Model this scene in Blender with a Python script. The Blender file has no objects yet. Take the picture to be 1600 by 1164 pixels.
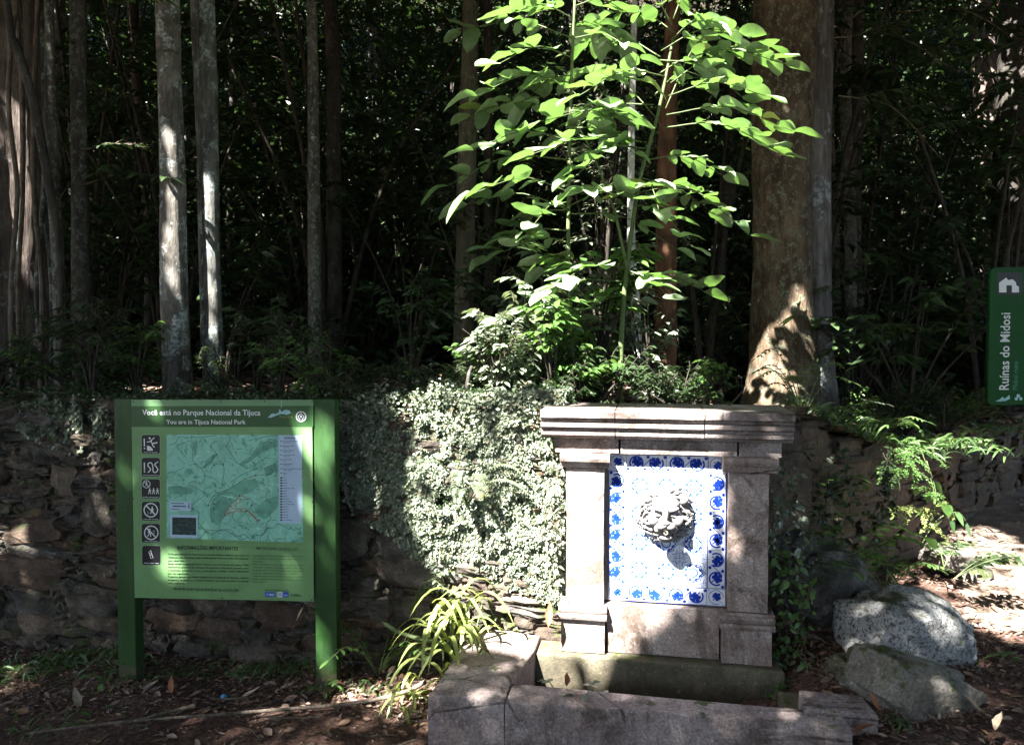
import bpy, math, random
import numpy as np
from mathutils import Vector, Matrix, noise as mnoise

SC = bpy.context.scene
COL = SC.collection
random.seed(7)
RNG = np.random.default_rng(7)

# ------------------------------------------------------------------ camera
F_PX, EYE, PITCH = 1155.0, 1.65, math.radians(1.93)
cam_data = bpy.data.cameras.new('camera')
cam_data.sensor_width = 36.0
cam_data.lens = F_PX / 1600 * 36
cam_data.clip_start = 0.05
cam_data.clip_end = 300
cam = bpy.data.objects.new('camera', cam_data)
cam.location = (0, 0, EYE)
cam.rotation_euler = (math.pi / 2 - PITCH, 0, 0)
COL.objects.link(cam)
SC.camera = cam

# ------------------------------------------------------------------ light
TO_SUN = np.array([-0.72, -0.88, 1.33]); TO_SUN /= np.linalg.norm(TO_SUN)
SUN_EL = math.asin(TO_SUN[2]); SUN_AZ = math.atan2(TO_SUN[0], TO_SUN[1]) % (2 * math.pi)
world = bpy.data.worlds.new("World"); SC.world = world; world.use_nodes = True
wn = world.node_tree.nodes; wl = world.node_tree.links
bg = wn['Background']
sky = wn.new('ShaderNodeTexSky'); sky.sky_type = 'NISHITA'; sky.sun_disc = False
sky.sun_elevation = SUN_EL; sky.sun_rotation = SUN_AZ
sky.air_density = 1.0; sky.dust_density = 1.5
wl.new(sky.outputs[0], bg.inputs[0]); bg.inputs[1].default_value = 0.05
sun_data = bpy.data.lights.new('sun', 'SUN'); sun_data.energy = 5.0
sun_data.angle = math.radians(0.5); sun_data.color = (1.0, 0.96, 0.90)
sun = bpy.data.objects.new('sun', sun_data)
sun.rotation_euler = Vector(-TO_SUN).to_track_quat('-Z', 'Y').to_euler()
sun.location = (-6, -8, 14)
COL.objects.link(sun)
SC.view_settings.view_transform = 'Standard'
SC.view_settings.look = 'None'
SC.view_settings.exposure = 3.7
SC.view_settings.gamma = 1.0
SC.view_settings.use_curve_mapping = False
SC.cycles.use_denoising = True
SC.cycles.max_bounces = 8
SC.cycles.transparent_max_bounces = 4
SC.cycles.sample_clamp_indirect = 6

# ------------------------------------------------------------------ surveying helpers
def ray(px, py):
    x = (px - 800) / F_PX; z = -(py - 582) / F_PX
    return np.array([x, math.cos(PITCH) + z * math.sin(PITCH), -math.sin(PITCH) + z * math.cos(PITCH)])
EYEP = np.array([0, 0, EYE])
def at(px, py, Y):
    d = ray(px, py); return EYEP + d * (Y / d[1])
def atz(px, py, Z):
    d = ray(px, py); return EYEP + d * ((Z - EYE) / d[2])
class Frame:
    """a vertical plane in the place: origin, a = along it, b = into it, z = up"""
    def __init__(s, O, yaw):
        s.O = np.array([O[0], O[1], 0.0]); s.yaw = yaw
        s.u = np.array([math.cos(yaw), -math.sin(yaw), 0]); s.n = np.array([math.sin(yaw), math.cos(yaw), 0])
    def loc(s, px, py, b=0.0):
        d = ray(px, py); O = s.O + s.n * b
        p = EYEP + d * (np.dot(O - EYEP, s.n) / np.dot(d, s.n)); q = p - O
        return float(q @ s.u), float(p[2])
    def w(s, a, b, z):
        p = s.O + s.u * a + s.n * b; return np.array([p[0], p[1], z])

# ------------------------------------------------------------------ object helpers
def tag(o, label=None, cat=None, group=None, kind=None):
    if label: o['label'] = label
    if cat: o['category'] = cat
    if group: o['group'] = group
    if kind: o['kind'] = kind
    return o
def empty(name, loc=(0, 0, 0), rz=0.0):
    o = bpy.data.objects.new(name, None); o.location = loc; o.rotation_euler = (0, 0, rz)
    o.empty_display_size = 0.1
    COL.objects.link(o); return o
def thing(name, label, cat, loc=(0, 0, 0), rz=0.0, group=None):
    return tag(empty(name, loc, rz), label, cat, group)
def link(name, me, mat=None, parent=None, loc=None, rot=None, scale=None):
    o = bpy.data.objects.new(name, me)
    if mat is not None and len(me.materials) == 0: me.materials.append(mat)
    COL.objects.link(o)
    if parent is not None: o.parent = parent
    if loc is not None: o.location = loc
    if rot is not None: o.rotation_euler = rot
    if scale is not None: o.scale = scale
    return o
def mesh(name, V, faces, mats=None, mi=None, smooth=False):
    """V (n,3); faces: list of index tuples or an (m,k) array"""
    me = bpy.data.meshes.new(name)
    V = np.asarray(V, dtype=np.float32)
    if isinstance(faces, np.ndarray):
        tot = np.full(len(faces), faces.shape[1], dtype=np.int32); idx = faces.astype(np.int32).ravel()
    else:
        tot = np.array([len(f) for f in faces], dtype=np.int32)
        idx = np.array([i for f in faces for i in f], dtype=np.int32)
    me.vertices.add(len(V)); me.vertices.foreach_set('co', V.ravel())
    me.loops.add(len(idx)); me.loops.foreach_set('vertex_index', idx)
    me.polygons.add(len(tot))
    st = np.concatenate([[0], np.cumsum(tot)[:-1]]).astype(np.int32)
    me.polygons.foreach_set('loop_start', st); me.polygons.foreach_set('loop_total', tot)
    if mi is not None: me.polygons.foreach_set('material_index', np.asarray(mi, dtype=np.int32))
    me.polygons.foreach_set('use_smooth', np.full(len(tot), bool(smooth)))
    me.update(calc_edges=True); me.validate()
    for m in (mats or []): me.materials.append(m)
    return me
class MB:
    def __init__(s): s.V = []; s.F = []; s.M = []
    def add(s, V, F, m=0):
        k = len(s.V); s.V += [tuple(map(float, v)) for v in V]; s.F += [tuple(i + k for i in f) for f in F]; s.M += [m] * len(F); return s
    def box(s, x0, x1, y0, y1, z0, z1, m=0, bev=0.0):
        if bev <= 0:
            V = [(x, y, z) for z in (z0, z1) for y in (y0, y1) for x in (x0, x1)]
            return s.add(V, [(0, 2, 3, 1), (4, 5, 7, 6), (0, 1, 5, 4), (2, 6, 7, 3), (0, 4, 6, 2), (1, 3, 7, 5)], m)
        # chamfered box
        b = bev; P = {}; V = []; Fc = []
        for ix, x in enumerate((x0, x1)):
            for iy, y in enumerate((y0, y1)):
                for iz, z in enumerate((z0, z1)):
                    sx, sy, sz = (1, -1)[ix], (1, -1)[iy], (1, -1)[iz]
                    for ax in range(3):
                        p = [x + sx * b, y + sy * b, z + sz * b]; p[ax] = (x, y, z)[ax]
                        P[(ix, iy, iz, ax)] = len(V); V.append(p)
        for ax in range(3):
            o = [k for k in range(3) if k != ax]
            for e in (0, 1):
                q = []
                for (i, j) in ((0, 0), (1, 0), (1, 1), (0, 1)):
                    k = [0, 0, 0]; k[ax] = e; k[o[0]] = i; k[o[1]] = j; q.append(P[(*k, ax)])
                Fc.append(tuple(q))
        for ax in range(3):                               # edges along axis ax
            o = [k for k in range(3) if k != ax]
            for i in (0, 1):
                for j in (0, 1):
                    k0 = [0, 0, 0]; k0[o[0]] = i; k0[o[1]] = j; k1 = list(k0); k1[ax] = 1
                    Fc.append((P[(*k0, o[0])], P[(*k1, o[0])], P[(*k1, o[1])], P[(*k0, o[1])]))
        for ix in (0, 1):
            for iy in (0, 1):
                for iz in (0, 1): Fc.append(tuple(P[(ix, iy, iz, a)] for a in range(3)))
        return s.add(V, Fc, m)
    def tube(s, pts, rads, seg=8, m=0, jit=0.0):
        V, Fc = tube_arrays(pts, rads, seg, jit); return s.add(V, Fc, m)
    def poly(s, pts, m=0): return s.add(pts, [tuple(range(len(pts)))], m)
    def me(s, name, mats=None, smooth=False):
        me = mesh(name, s.V, s.F, mats, s.M, smooth); fix(me); return me
    def build(s, name, mats, parent=None, smooth=False, **k):
        if not isinstance(mats, (list, tuple)): mats = [mats]
        return link(name, s.me(name, mats, smooth), None, parent, **k)
def fix(me):
    import bmesh
    b = bmesh.new(); b.from_mesh(me); bmesh.ops.recalc_face_normals(b, faces=b.faces[:]); b.to_mesh(me); b.free()
def tube_arrays(pts, rads, seg=8, jit=0.0, rfun=None):
    pts = [Vector(p) for p in pts]; n = len(pts); V = []; Fc = []
    ref = Vector((0.31, 0.95, 0.07))
    for i, p in enumerate(pts):
        t = (pts[min(i + 1, n - 1)] - pts[max(i - 1, 0)]).normalized()
        if abs(t.dot(ref)) > 0.93: ref = Vector((0.9, -0.2, 0.4))
        e1 = (ref - t * ref.dot(t)).normalized(); e2 = t.cross(e1); ref = e1
        r = rads[i] if hasattr(rads, '__len__') else rads
        for k in range(seg):
            a = 2 * math.pi * k / seg
            rr = r * (1 + jit * (random.random() - .5))
            if rfun: rr = r * rfun(a, i / max(1, n - 1), p)
            V.append(p + (e1 * math.cos(a) + e2 * math.sin(a)) * rr)
    for i in range(n - 1):
        for k in range(seg):
            a = i * seg + k; b = i * seg + (k + 1) % seg
            Fc.append((a, b, b + seg, a + seg))
    Fc.append(tuple(range(seg))[::-1]); Fc.append(tuple(range((n - 1) * seg, n * seg)))
    return V, Fc
def curve_pts(ctrl, n):
    """Catmull-Rom through control points"""
    c = [np.array(p, float) for p in ctrl]; c = [2 * c[0] - c[1]] + c + [2 * c[-1] - c[-2]]
    out = []; m = len(c) - 3
    for i in range(n):
        t = i / (n - 1) * m; k = min(int(t), m - 1); f = t - k
        p0, p1, p2, p3 = c[k:k + 4]
        out.append(0.5 * ((2 * p1) + (-p0 + p2) * f + (2 * p0 - 5 * p1 + 4 * p2 - p3) * f * f + (-p0 + 3 * p1 - 3 * p2 + p3) * f ** 3))
    return out

# ------------------------------------------------------------------ materials
class NT:
    def __init__(s, name):
        s.m = bpy.data.materials.new(name); s.m.use_nodes = True
        s.n = s.m.node_tree.nodes; s.l = s.m.node_tree.links
        s.b = s.n['Principled BSDF']; s.out = s.n['Material Output']
        s.geo = s.n.new('ShaderNodeNewGeometry'); s.tc = s.n.new('ShaderNodeTexCoord')
    def ln(s, a, b): s.l.new(a, b)
    def noise(s, scale, detail=4, rough=.6, vec=None, dist=0.0, stretch=None, world=True):
        t = s.n.new('ShaderNodeTexNoise'); t.inputs['Scale'].default_value = scale
        t.inputs['Detail'].default_value = detail; t.inputs['Roughness'].default_value = rough; t.inputs['Distortion'].default_value = dist
        v = vec or (s.geo.outputs['Position'] if world else s.tc.outputs['Object'])
        if stretch:
            mp = s.n.new('ShaderNodeMapping'); mp.inputs['Scale'].default_value = stretch; s.ln(v, mp.inputs[0]); v = mp.outputs[0]
        s.ln(v, t.inputs['Vector']); return t.outputs['Fac']
    def voro(s, scale, feature='F1', stretch=None, vec=None, out='Distance'):
        t = s.n.new('ShaderNodeTexVoronoi'); t.inputs['Scale'].default_value = scale; t.feature = feature
        v = vec or s.geo.outputs['Position']
        if stretch:
            mp = s.n.new('ShaderNodeMapping'); mp.inputs['Scale'].default_value = stretch; s.ln(v, mp.inputs[0]); v = mp.outputs[0]
        s.ln(v, t.inputs['Vector']); return t.outputs[out]
    def ramp(s, fac, stops, interp='LINEAR'):
        r = s.n.new('ShaderNodeValToRGB'); r.color_ramp.interpolation = interp; e = r.color_ramp.elements
        while len(e) < len(stops): e.new(.5)
        for k, (p, c) in enumerate(stops):
            e[k].position = p; e[k].color = (*c, 1) if len(c) == 3 else c
        s.ln(fac, r.inputs[0]); return r.outputs[0]
    def gray(s, fac, a, b): return s.ramp(fac, [(a, (0, 0, 0)), (b, (1, 1, 1))])
    def mix(s, f, a, b, mode='MIX'):
        x = s.n.new('ShaderNodeMix'); x.data_type = 'RGBA'; x.blend_type = mode
        for v, i in ((f, 0), (a, 6), (b, 7)):
            if isinstance(v, (int, float)): x.inputs[i].default_value = v
            elif isinstance(v, tuple): x.inputs[i].default_value = (*v, 1)
            else: s.ln(v, x.inputs[i])
        return x.outputs[2]
    def math(s, op, a, b=0.0):
        x = s.n.new('ShaderNodeMath'); x.operation = op
        for v, i in ((a, 0), (b, 1)):
            if isinstance(v, (int, float)): x.inputs[i].default_value = v
            else: s.ln(v, x.inputs[i])
        return x.outputs[0]
    def bump(s, h, dist, strength=1.0, prev=None):
        x = s.n.new('ShaderNodeBump'); x.inputs['Distance'].default_value = dist; x.inputs['Strength'].default_value = strength
        s.ln(h, x.inputs['Height'])
        if prev: s.ln(prev, x.inputs['Normal'])
        return x.outputs[0]
    def up(s):
        x = s.n.new('ShaderNodeSeparateXYZ'); s.ln(s.geo.outputs['Normal'], x.inputs[0]); return x.outputs[2]
    def island(s): return s.geo.outputs['Random Per Island']
    def objrand(s): return s.n.new('ShaderNodeObjectInfo').outputs['Random']
    def done(s, col, rough=.8, normal=None, spec=.3):
        if isinstance(col, tuple): s.b.inputs['Base Color'].default_value = (*col, 1)
        else: s.ln(col, s.b.inputs['Base Color'])
        if isinstance(rough, (int, float)): s.b.inputs['Roughness'].default_value = rough
        else: s.ln(rough, s.b.inputs['Roughness'])
        s.b.inputs['Specular IOR Level'].default_value = spec
        if normal: s.ln(normal, s.b.inputs['Normal'])
        return s.m

def stone_mat(name, c_dark, c_mid, c_light, rnd=True, moss=.0, bump=.012, speck=90, rough=.85, stain=0.0, streak=(1, 1, .18)):
    t = NT(name); n1 = t.noise(7, 6, .65); n2 = t.noise(speck, 3, .7); n3 = t.noise(26, 5, .7)
    c = t.ramp(n1, [(.3, c_dark), (.5, c_mid), (.72, c_light)])
    if rnd:
        r = t.math('ADD', t.objrand(), t.island())
        r = t.math('FRACT', t.math('MULTIPLY', r, 7.31))
        c = t.mix(.75, c, t.ramp(r, [(0, (.42, .40, .38)), (.25, (1.0, .93, .85)), (.5, (.70, .74, .78)), (.75, (1.25, .95, .72)), (1, (1.35, 1.3, 1.2))]), 'MULTIPLY')
    c = t.mix(t.gray(n2, .35, .62), t.mix(.55, c, (.03, .028, .026), 'MIX'), c)
    lich = t.gray(t.noise(38, 6, .75), .60, .66)
    c = t.mix(t.math('MULTIPLY', lich, .55), c, tuple(min(1, x * 1.6) for x in c_light))
    if moss:
        g = t.math('MULTIPLY', t.gray(t.noise(9, 5, .7), .62 - moss * .25, .68 - moss * .15), 1.0)
        g = t.math('MULTIPLY', g, t.gray(t.up(), -.45, .35))
        c = t.mix(g, c, t.ramp(t.noise(60, 4), [(.3, (.018, .03, .008)), (.7, (.07, .095, .02))]))
    if stain:
        s1 = t.gray(t.noise(5, 6, .7, stretch=streak, dist=.6), .50, .66); s2 = t.gray(t.noise(2.6, 7, .75, dist=.8), .50, .60)
        sm = t.math('MULTIPLY', t.math('MAXIMUM', s1, s2), stain)
        c = t.mix(sm, c, t.mix(1.0, c, (.30, .27, .24), 'MULTIPLY'))
        cr = t.voro(2.3, 'DISTANCE_TO_EDGE', vec=None); wob = t.math('ADD', cr, t.math('MULTIPLY', t.math('SUBTRACT', t.noise(16, 4), .5), .05))
        ck = t.math('MULTIPLY', t.ramp(t.math('ABSOLUTE', wob), [(0, (1, 1, 1)), (.012, (0, 0, 0))]), t.gray(t.noise(1.7, 2), .50, .56)); c = t.mix(t.math('MULTIPLY', ck, .85), c, (.02, .017, .015))
        pale = t.math('MULTIPLY', t.gray(t.noise(11, 8, .8), .60, .63), .5); c = t.mix(pale, c, (.42, .42, .39))
    nn = t.bump(n3, bump, 1.0, t.bump(n2, bump * .3, .8))
    return t.done(c, rough, nn)
def bark_mat(name, cols, lichen=None, lsc=14, lthr=.55, stretch=(1, 1, .25), bump=.012, scale=30):
    t = NT(name); n1 = t.noise(scale, 6, .7, stretch=stretch); n2 = t.noise(scale * .25, 5, .65, stretch=(1, 1, .6))
    c = t.ramp(n2, [(.32, cols[0]), (.5, cols[1]), (.7, cols[2])])
    c = t.mix(t.gray(n1, .35, .6), t.mix(.65, c, (.015, .012, .01)), c)
    if lichen:
        l = t.noise(lsc, 5, .7, stretch=(1, 1, .8)); lm = t.gray(l, lthr, lthr + .03)
        lc = t.mix(t.gray(t.noise(lsc * 5, 5), .42, .56), lichen, tuple(x * .35 for x in lichen))
        c = t.mix(t.math('MULTIPLY', lm, .85), c, lc)
    return t.done(c, .85, t.bump(n1, bump, 1.0), .2)
def leaf_mat(name, dark, light, trans, tw=.35, rough=.4, spec=.5, backdark=False, vein=0.0, old=None):
    t = NT(name); r = t.math('FRACT', t.math('ADD', t.island(), t.math('MULTIPLY', t.objrand(), 3.7)))
    stops = [(0, dark), (.85, light)]
    if old: stops += [(.93, light), (.97, old)]
    c = t.ramp(r, stops)
    c = t.mix(.35, c, t.ramp(t.noise(25, 3), [(.3, tuple(x * .5 for x in dark)), (.7, light)]))
    t.done(c, rough, None, spec)
    if vein:
        t.ln(t.bump(t.noise(45, 3, .6), vein), t.b.inputs['Normal'])
    tr = t.n.new('ShaderNodeBsdfTranslucent')
    if isinstance(trans, tuple): tr.inputs['Color'].default_value = (*trans, 1)
    mx = t.n.new('ShaderNodeMixShader'); mx.inputs[0].default_value = tw
    t.ln(t.b.outputs[0], mx.inputs[1]); t.ln(tr.outputs[0], mx.inputs[2]); t.ln(mx.outputs[0], t.out.inputs['Surface'])
    return t.m
def flat_mat(name, col, rough=.5, spec=.4, dirt=.0, dsc=12, bump=0, weather=0.0):
    t = NT(name)
    if weather:                                       # chips, fading and mud splashed up from the ground
        x = t.n.new('ShaderNodeSeparateXYZ'); t.ln(t.geo.outputs['Position'], x.inputs[0])
        mud = t.math('MULTIPLY', t.gray(t.math('ADD', t.math('MULTIPLY', x.outputs[2], -3.2), t.noise(22, 6, .75)), .18, .5), .8)
        chip = t.math('MULTIPLY', t.gray(t.noise(38, 7, .8, stretch=(1, 1, .35)), .665, .68), .8)
        fade = t.gray(t.noise(4, 5, .7, stretch=(1, 1, .3)), .35, .7)
        c = t.mix(fade, tuple(v * .62 for v in col), tuple(min(1, v * 1.35 + .008) for v in col))
        c = t.mix(chip, c, (.22, .23, .19)); c = t.mix(mud, c, (.10, .07, .05))
        return t.done(c, t.ramp(t.noise(14, 5, .7), [(.3, (.35,) * 3), (.7, (.7,) * 3)]), t.bump(t.noise(60, 4, stretch=(1, 1, .1)), .0015), spec)
    c = t.mix(1.0, (col), t.ramp(t.noise(dsc, 5, .7), [(.3, (1 - dirt,) * 3), (.65, (1, 1, 1))]), 'MULTIPLY')
    nn = t.bump(t.noise(dsc * 6, 3), bump) if bump else None
    return t.done(c, rough, nn, spec)

M = {}
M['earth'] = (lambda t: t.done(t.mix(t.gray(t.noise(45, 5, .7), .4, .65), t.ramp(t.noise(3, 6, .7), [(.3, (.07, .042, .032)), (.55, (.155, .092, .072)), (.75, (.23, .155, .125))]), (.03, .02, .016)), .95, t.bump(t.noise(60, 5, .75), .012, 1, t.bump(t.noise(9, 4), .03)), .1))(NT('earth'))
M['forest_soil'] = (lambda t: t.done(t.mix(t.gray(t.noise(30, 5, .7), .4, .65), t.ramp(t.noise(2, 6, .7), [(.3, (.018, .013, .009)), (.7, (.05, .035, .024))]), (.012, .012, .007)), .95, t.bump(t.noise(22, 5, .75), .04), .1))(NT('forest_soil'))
M['path'] = (lambda t: t.done(t.ramp(t.noise(6, 6, .7), [(.3, (.12, .085, .065)), (.55, (.22, .165, .13)), (.75, (.33, .27, .22))]), .95, t.bump(t.noise(50, 5, .75), .012), .1))(NT('path'))
M['rubble'] = stone_mat('rubble_stone', (.032, .028, .024), (.085, .074, .062), (.19, .17, .15), moss=.4, bump=.02)
M['rubble_red'] = stone_mat('brown_rubble_stone', (.038, .027, .02), (.085, .058, .042), (.16, .12, .09), moss=.35, bump=.02)
M['granite'] = stone_mat('granite', (.22, .165, .14), (.34, .27, .24), (.45, .39, .355), rnd=False, bump=.0045, speck=120, stain=.9)
M['basin_granite'] = stone_mat('basin_granite', (.19, .145, .135), (.31, .25, .235), (.42, .36, .34), rnd=False, bump=.007, speck=90, stain=.8, moss=.12)
M['basin_wet'] = stone_mat('mossy_granite', (.05, .045, .03), (.11, .095, .06), (.19, .17, .12), rnd=False, moss=.5, bump=.006, speck=120)
M['cornice'] = stone_mat('cornice_granite', (.14, .11, .10), (.24, .195, .18), (.38, .335, .32), rnd=False, bump=.006, speck=110, stain=.9, moss=.1, streak=(.35, 1, 1))
M['lichen_rock'] = (lambda t: t.done(t.mix(t.math('MULTIPLY', t.gray(t.up(), .55, .9), t.gray(t.noise(9, 5), .42, .6)), t.mix(t.gray(t.noise(62, 8, .8, dist=.5), .44, .50), t.ramp(t.noise(12, 6, .7), [(.3, (.05, .048, .045)), (.7, (.13, .12, .11))]), t.ramp(t.noise(80, 4), [(.3, (.30, .31, .31)), (.7, (.52, .53, .52))])), (.05, .055, .025)), .9, t.bump(t.noise(30, 8, .75), .03), .2))(NT('lichen_rock'))
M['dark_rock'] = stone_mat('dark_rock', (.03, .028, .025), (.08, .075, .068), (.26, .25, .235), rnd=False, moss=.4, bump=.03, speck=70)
M['slab_rock'] = stone_mat('slab_rock', (.09, .08, .065), (.17, .155, .13), (.27, .25, .22), rnd=False, moss=.45, bump=.015, speck=80)
M['plaster'] = stone_mat('earthen_render', (.055, .035, .022), (.11, .07, .042), (.17, .115, .075), rnd=False, moss=.15, bump=.02, speck=60)
M['tile_white'] = (lambda t: t.done(t.ramp(t.noise(30, 4), [(.3, (.56, .60, .68)), (.7, (.68, .72, .78))]), .16, t.bump(t.noise(25, 3), .0015), .5))(NT('glazed_white'))
M['tile_blue'] = flat_mat('glazed_cobalt', (.012, .045, .36), .18, .5, .25, 60)
M['tile_line'] = flat_mat('glazed_soft_blue', (.035, .13, .42), .18, .5, .3, 60)
M['grout'] = flat_mat('grout', (.30, .29, .27), .9, .2, .3, 60)
M['lion'] = stone_mat('carved_marble', (.13, .125, .12), (.22, .21, .205), (.32, .31, .30), rnd=False, bump=.0012, speck=200)
M['brass'] = flat_mat('aged_metal', (.30, .27, .2), .4, .6, .4, 80)
# bark
M['bark_pale'] = bark_mat('pale_lichen_bark', [(.05, .046, .04), (.13, .12, .105), (.24, .23, .21)], (.36, .39, .37), 9, .52)
M['bark_pale2'] = bark_mat('grey_lichen_bark', [(.04, .04, .035), (.10, .10, .09), (.19, .19, .175)], (.27, .31, .29), 8, .52)
M['bark_mottled'] = bark_mat('mottled_bark', [(.035, .03, .024), (.07, .062, .05), (.12, .11, .09)], (.20, .22, .19), 34, .53)
M['bark_olive'] = bark_mat('olive_mottled_bark', [(.05, .045, .03), (.085, .078, .05), (.13, .12, .085)], (.15, .15, .10), 24, .55)
M['bark_red'] = bark_mat('reddish_brown_bark', [(.06, .028, .015), (.12, .058, .032), (.20, .105, .06)], (.26, .18, .12), 10, .62, stretch=(1, 1, .12))
M['bark_white'] = bark_mat('whitish_bark', [(.3, .29, .27), (.42, .41, .39), (.55, .54, .52)], (.6, .6, .58), 20, .55, bump=.003)
M['bark_big'] = bark_mat('scaly_brown_bark', [(.045, .030, .018), (.10, .068, .042), (.18, .13, .085)], (.20, .20, .14), 20, .53, stretch=(1, 1, .22), bump=.035, scale=22)
M['bark_big_grey'] = bark_mat('grey_plated_bark', [(.07, .06, .055), (.13, .115, .105), (.22, .205, .2)], (.28, .3, .31), 5, .56, stretch=(1, 1, .12), bump=.035, scale=22)
M['bark_old'] = bark_mat('fluted_pale_bark', [(.07, .05, .04), (.16, .125, .105), (.28, .235, .21)], (.34, .31, .29), 10, .6, stretch=(1, 1, .12), bump=.035, scale=24)
M['bark_dark'] = bark_mat('dark_bark', [(.02, .018, .015), (.045, .04, .034), (.08, .075, .065)], (.13, .14, .13), 22, .6)
M['twig'] = bark_mat('twig_bark', [(.06, .045, .03), (.12, .095, .07), (.2, .165, .13)], None, scale=60, bump=.002)
M['twig_dark'] = bark_mat('dark_twig_bark', [(.02, .017, .013), (.04, .034, .026), (.07, .06, .048)], None, scale=60, bump=.002)
M['root_bark'] = bark_mat('root_bark', [(.07, .055, .042), (.15, .12, .095), (.24, .20, .165)], None, scale=70, bump=.003)
M['green_stem'] = flat_mat('green_stem', (.08, .11, .04), .6, .3, .4)
# leaves
M['leaf_bright'] = leaf_mat('bright_leaf', (.055, .115, .045), (.25, .32, .19), (.17, .34, .06), .22, .40, 1.0, vein=.004, old=(.35, .33, .05))
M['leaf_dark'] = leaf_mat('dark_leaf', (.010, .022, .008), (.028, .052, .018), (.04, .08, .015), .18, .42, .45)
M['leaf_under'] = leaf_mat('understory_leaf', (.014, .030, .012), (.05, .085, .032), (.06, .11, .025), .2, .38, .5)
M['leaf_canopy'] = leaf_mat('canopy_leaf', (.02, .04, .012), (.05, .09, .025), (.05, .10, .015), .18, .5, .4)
M['leaf_shrub'] = leaf_mat('shrub_leaf', (.035, .085, .022), (.09, .17, .045), (.16, .30, .05), .3, .36, .5)
M['leaf_silver'] = leaf_mat('pale_leaf', (.10, .13, .09), (.20, .24, .17), (.2, .26, .1), .25, .3, .7)
M['leaf_ivy'] = leaf_mat('creeper_leaf', (.06, .085, .045), (.28, .32, .23), (.12, .18, .05), .12, .33, .7, old=(.22, .11, .05))
M['leaf_strap'] = leaf_mat('yellow_green_strap_leaf', (.14, .19, .05), (.30, .36, .12), (.35, .42, .08), .35, .38, .5)
M['leaf_grass'] = leaf_mat('grass_blade', (.03, .065, .02), (.08, .14, .045), (.12, .22, .05), .3, .45, .4)
def dl(t, k=1.0):
    r = t.math('FRACT', t.math('ADD', t.island(), t.math('MULTIPLY', t.objrand(), 5.1)))
    c = t.ramp(r, [(0, (.05 * k, .034 * k, .026 * k)), (.35, (.13 * k, .085 * k, .062 * k)), (.6, (.2 * k, .14 * k, .105 * k)), (.8, (.26 * k, .2 * k, .165 * k)), (1, (.24 * k, .12 * k, .06 * k))])
    return t.done(c, .7, None, .3)
M['dead_leaf'] = dl(NT('dead_leaf'))
M['dead_orange'] = flat_mat('rust_dead_leaf', (.33, .13, .06), .6, .3, .4, 40)
M['dead_pale'] = flat_mat('pale_dead_leaf', (.38, .30, .22), .6, .3, .4, 40)

# ------------------------------------------------------------------ ground
FYAW = math.radians(10.5)
FT = Frame(at(1042, 1025, 3.36), FYAW)                # fountain: origin at the foot of its tile panel
def sstep(a, b, x):
    t = np.clip((x - a) / (b - a), 0, 1); return t * t * (3 - 2 * t)
def yw(x):                                            # line of the retaining walls
    x = np.asarray(x, float)
    left = 3.64 - .163 * x
    mid = 3.60 - .06 * (x - .25)
    right = 3.54 + .95 * (x - 1.25)
    return np.where(x < .25, left, np.where(x < 1.25, mid, np.minimum(right, 10)))
def nz(x, y, s, a, seed=0.0):
    x = np.atleast_1d(x); y = np.atleast_1d(y)
    return np.array([mnoise.noise((float(i) * s, float(j) * s, seed)) for i, j in zip(x.ravel(), y.ravel())]).reshape(x.shape) * a
def zg(x, y):                                         # lower ground
    x = np.asarray(x, float); y = np.asarray(y, float)
    r = .21 * sstep(.72, 1.40, x) + .10 * sstep(2.0, 5, x)
    r = r - .012 * sstep(.6, -.2, x)
    return r
def ztop(x):                                          # terrace height just behind the wall
    return 1.375 - .40 * sstep(.9, 2.8, np.asarray(x, float)) 
def zt(x, y):
    x = np.asarray(x, float); y = np.asarray(y, float)
    d = np.maximum(0, y - 9)
    h = ztop(x) - .06 * sstep(0, .5, y - yw(x)) - .03 * sstep(.5, -.5, x) - .05 * sstep(-.1, .2, x) * sstep(1.7, 1.3, x)
    h = h + .62 * d * sstep(0, 3, d) + .35 * np.maximum(0, np.abs(x) - 9)
    return h
def grid_mesh(name, xs, fy, nj, fz, mat, rough, seed):
    V = []; X = []; Y = []
    for x in xs:
        ys = fy(x)
        X.append(np.full(nj, x)); Y.append(ys)
    X = np.array(X); Y = np.array(Y); Z = fz(X, Y)
    Z = Z + nz(X, Y, 1.7, rough, seed) + nz(X, Y, 6.5, rough * .35, seed + 3)
    V = np.stack([X, Y, Z], -1).reshape(-1, 3); n = len(xs)
    i = np.arange(n - 1)[:, None] * nj + np.arange(nj - 1)[None, :]; i = i.ravel()
    F = np.stack([i, i + nj, i + nj + 1, i + 1], -1)
    return link(name, mesh(name, V, F, [mat], smooth=True))
xs = np.concatenate([np.linspace(-40, -6, 10), np.linspace(-5.5, 6, 150), np.linspace(6.5, 40, 10)])
g = grid_mesh('ground', xs, lambda x: np.concatenate([np.linspace(-40, 1.5, 10), np.linspace(1.8, float(yw(x)) + .12, 90)]), 100, zg, M['earth'], .03, 0)
tag(g, 'reddish brown earth in front of the walls', kind='structure')
xs2 = np.concatenate([np.linspace(-30, -7, 10), np.linspace(-6.5, 7, 110), np.linspace(7.5, 30, 10)])
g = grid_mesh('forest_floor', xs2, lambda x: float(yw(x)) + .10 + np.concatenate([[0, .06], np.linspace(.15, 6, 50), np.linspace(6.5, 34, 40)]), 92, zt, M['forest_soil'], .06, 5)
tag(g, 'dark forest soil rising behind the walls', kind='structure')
def gz(x, y): return float(zg(x, y) + nz(x, y, 1.7, .03, 0)[0] + nz(x, y, 6.5, .0105, 3)[0])
def tz(x, y): return float(zt(x, y) + nz(x, y, 1.7, .06, 5)[0] + nz(x, y, 6.5, .021, 8)[0])
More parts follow.
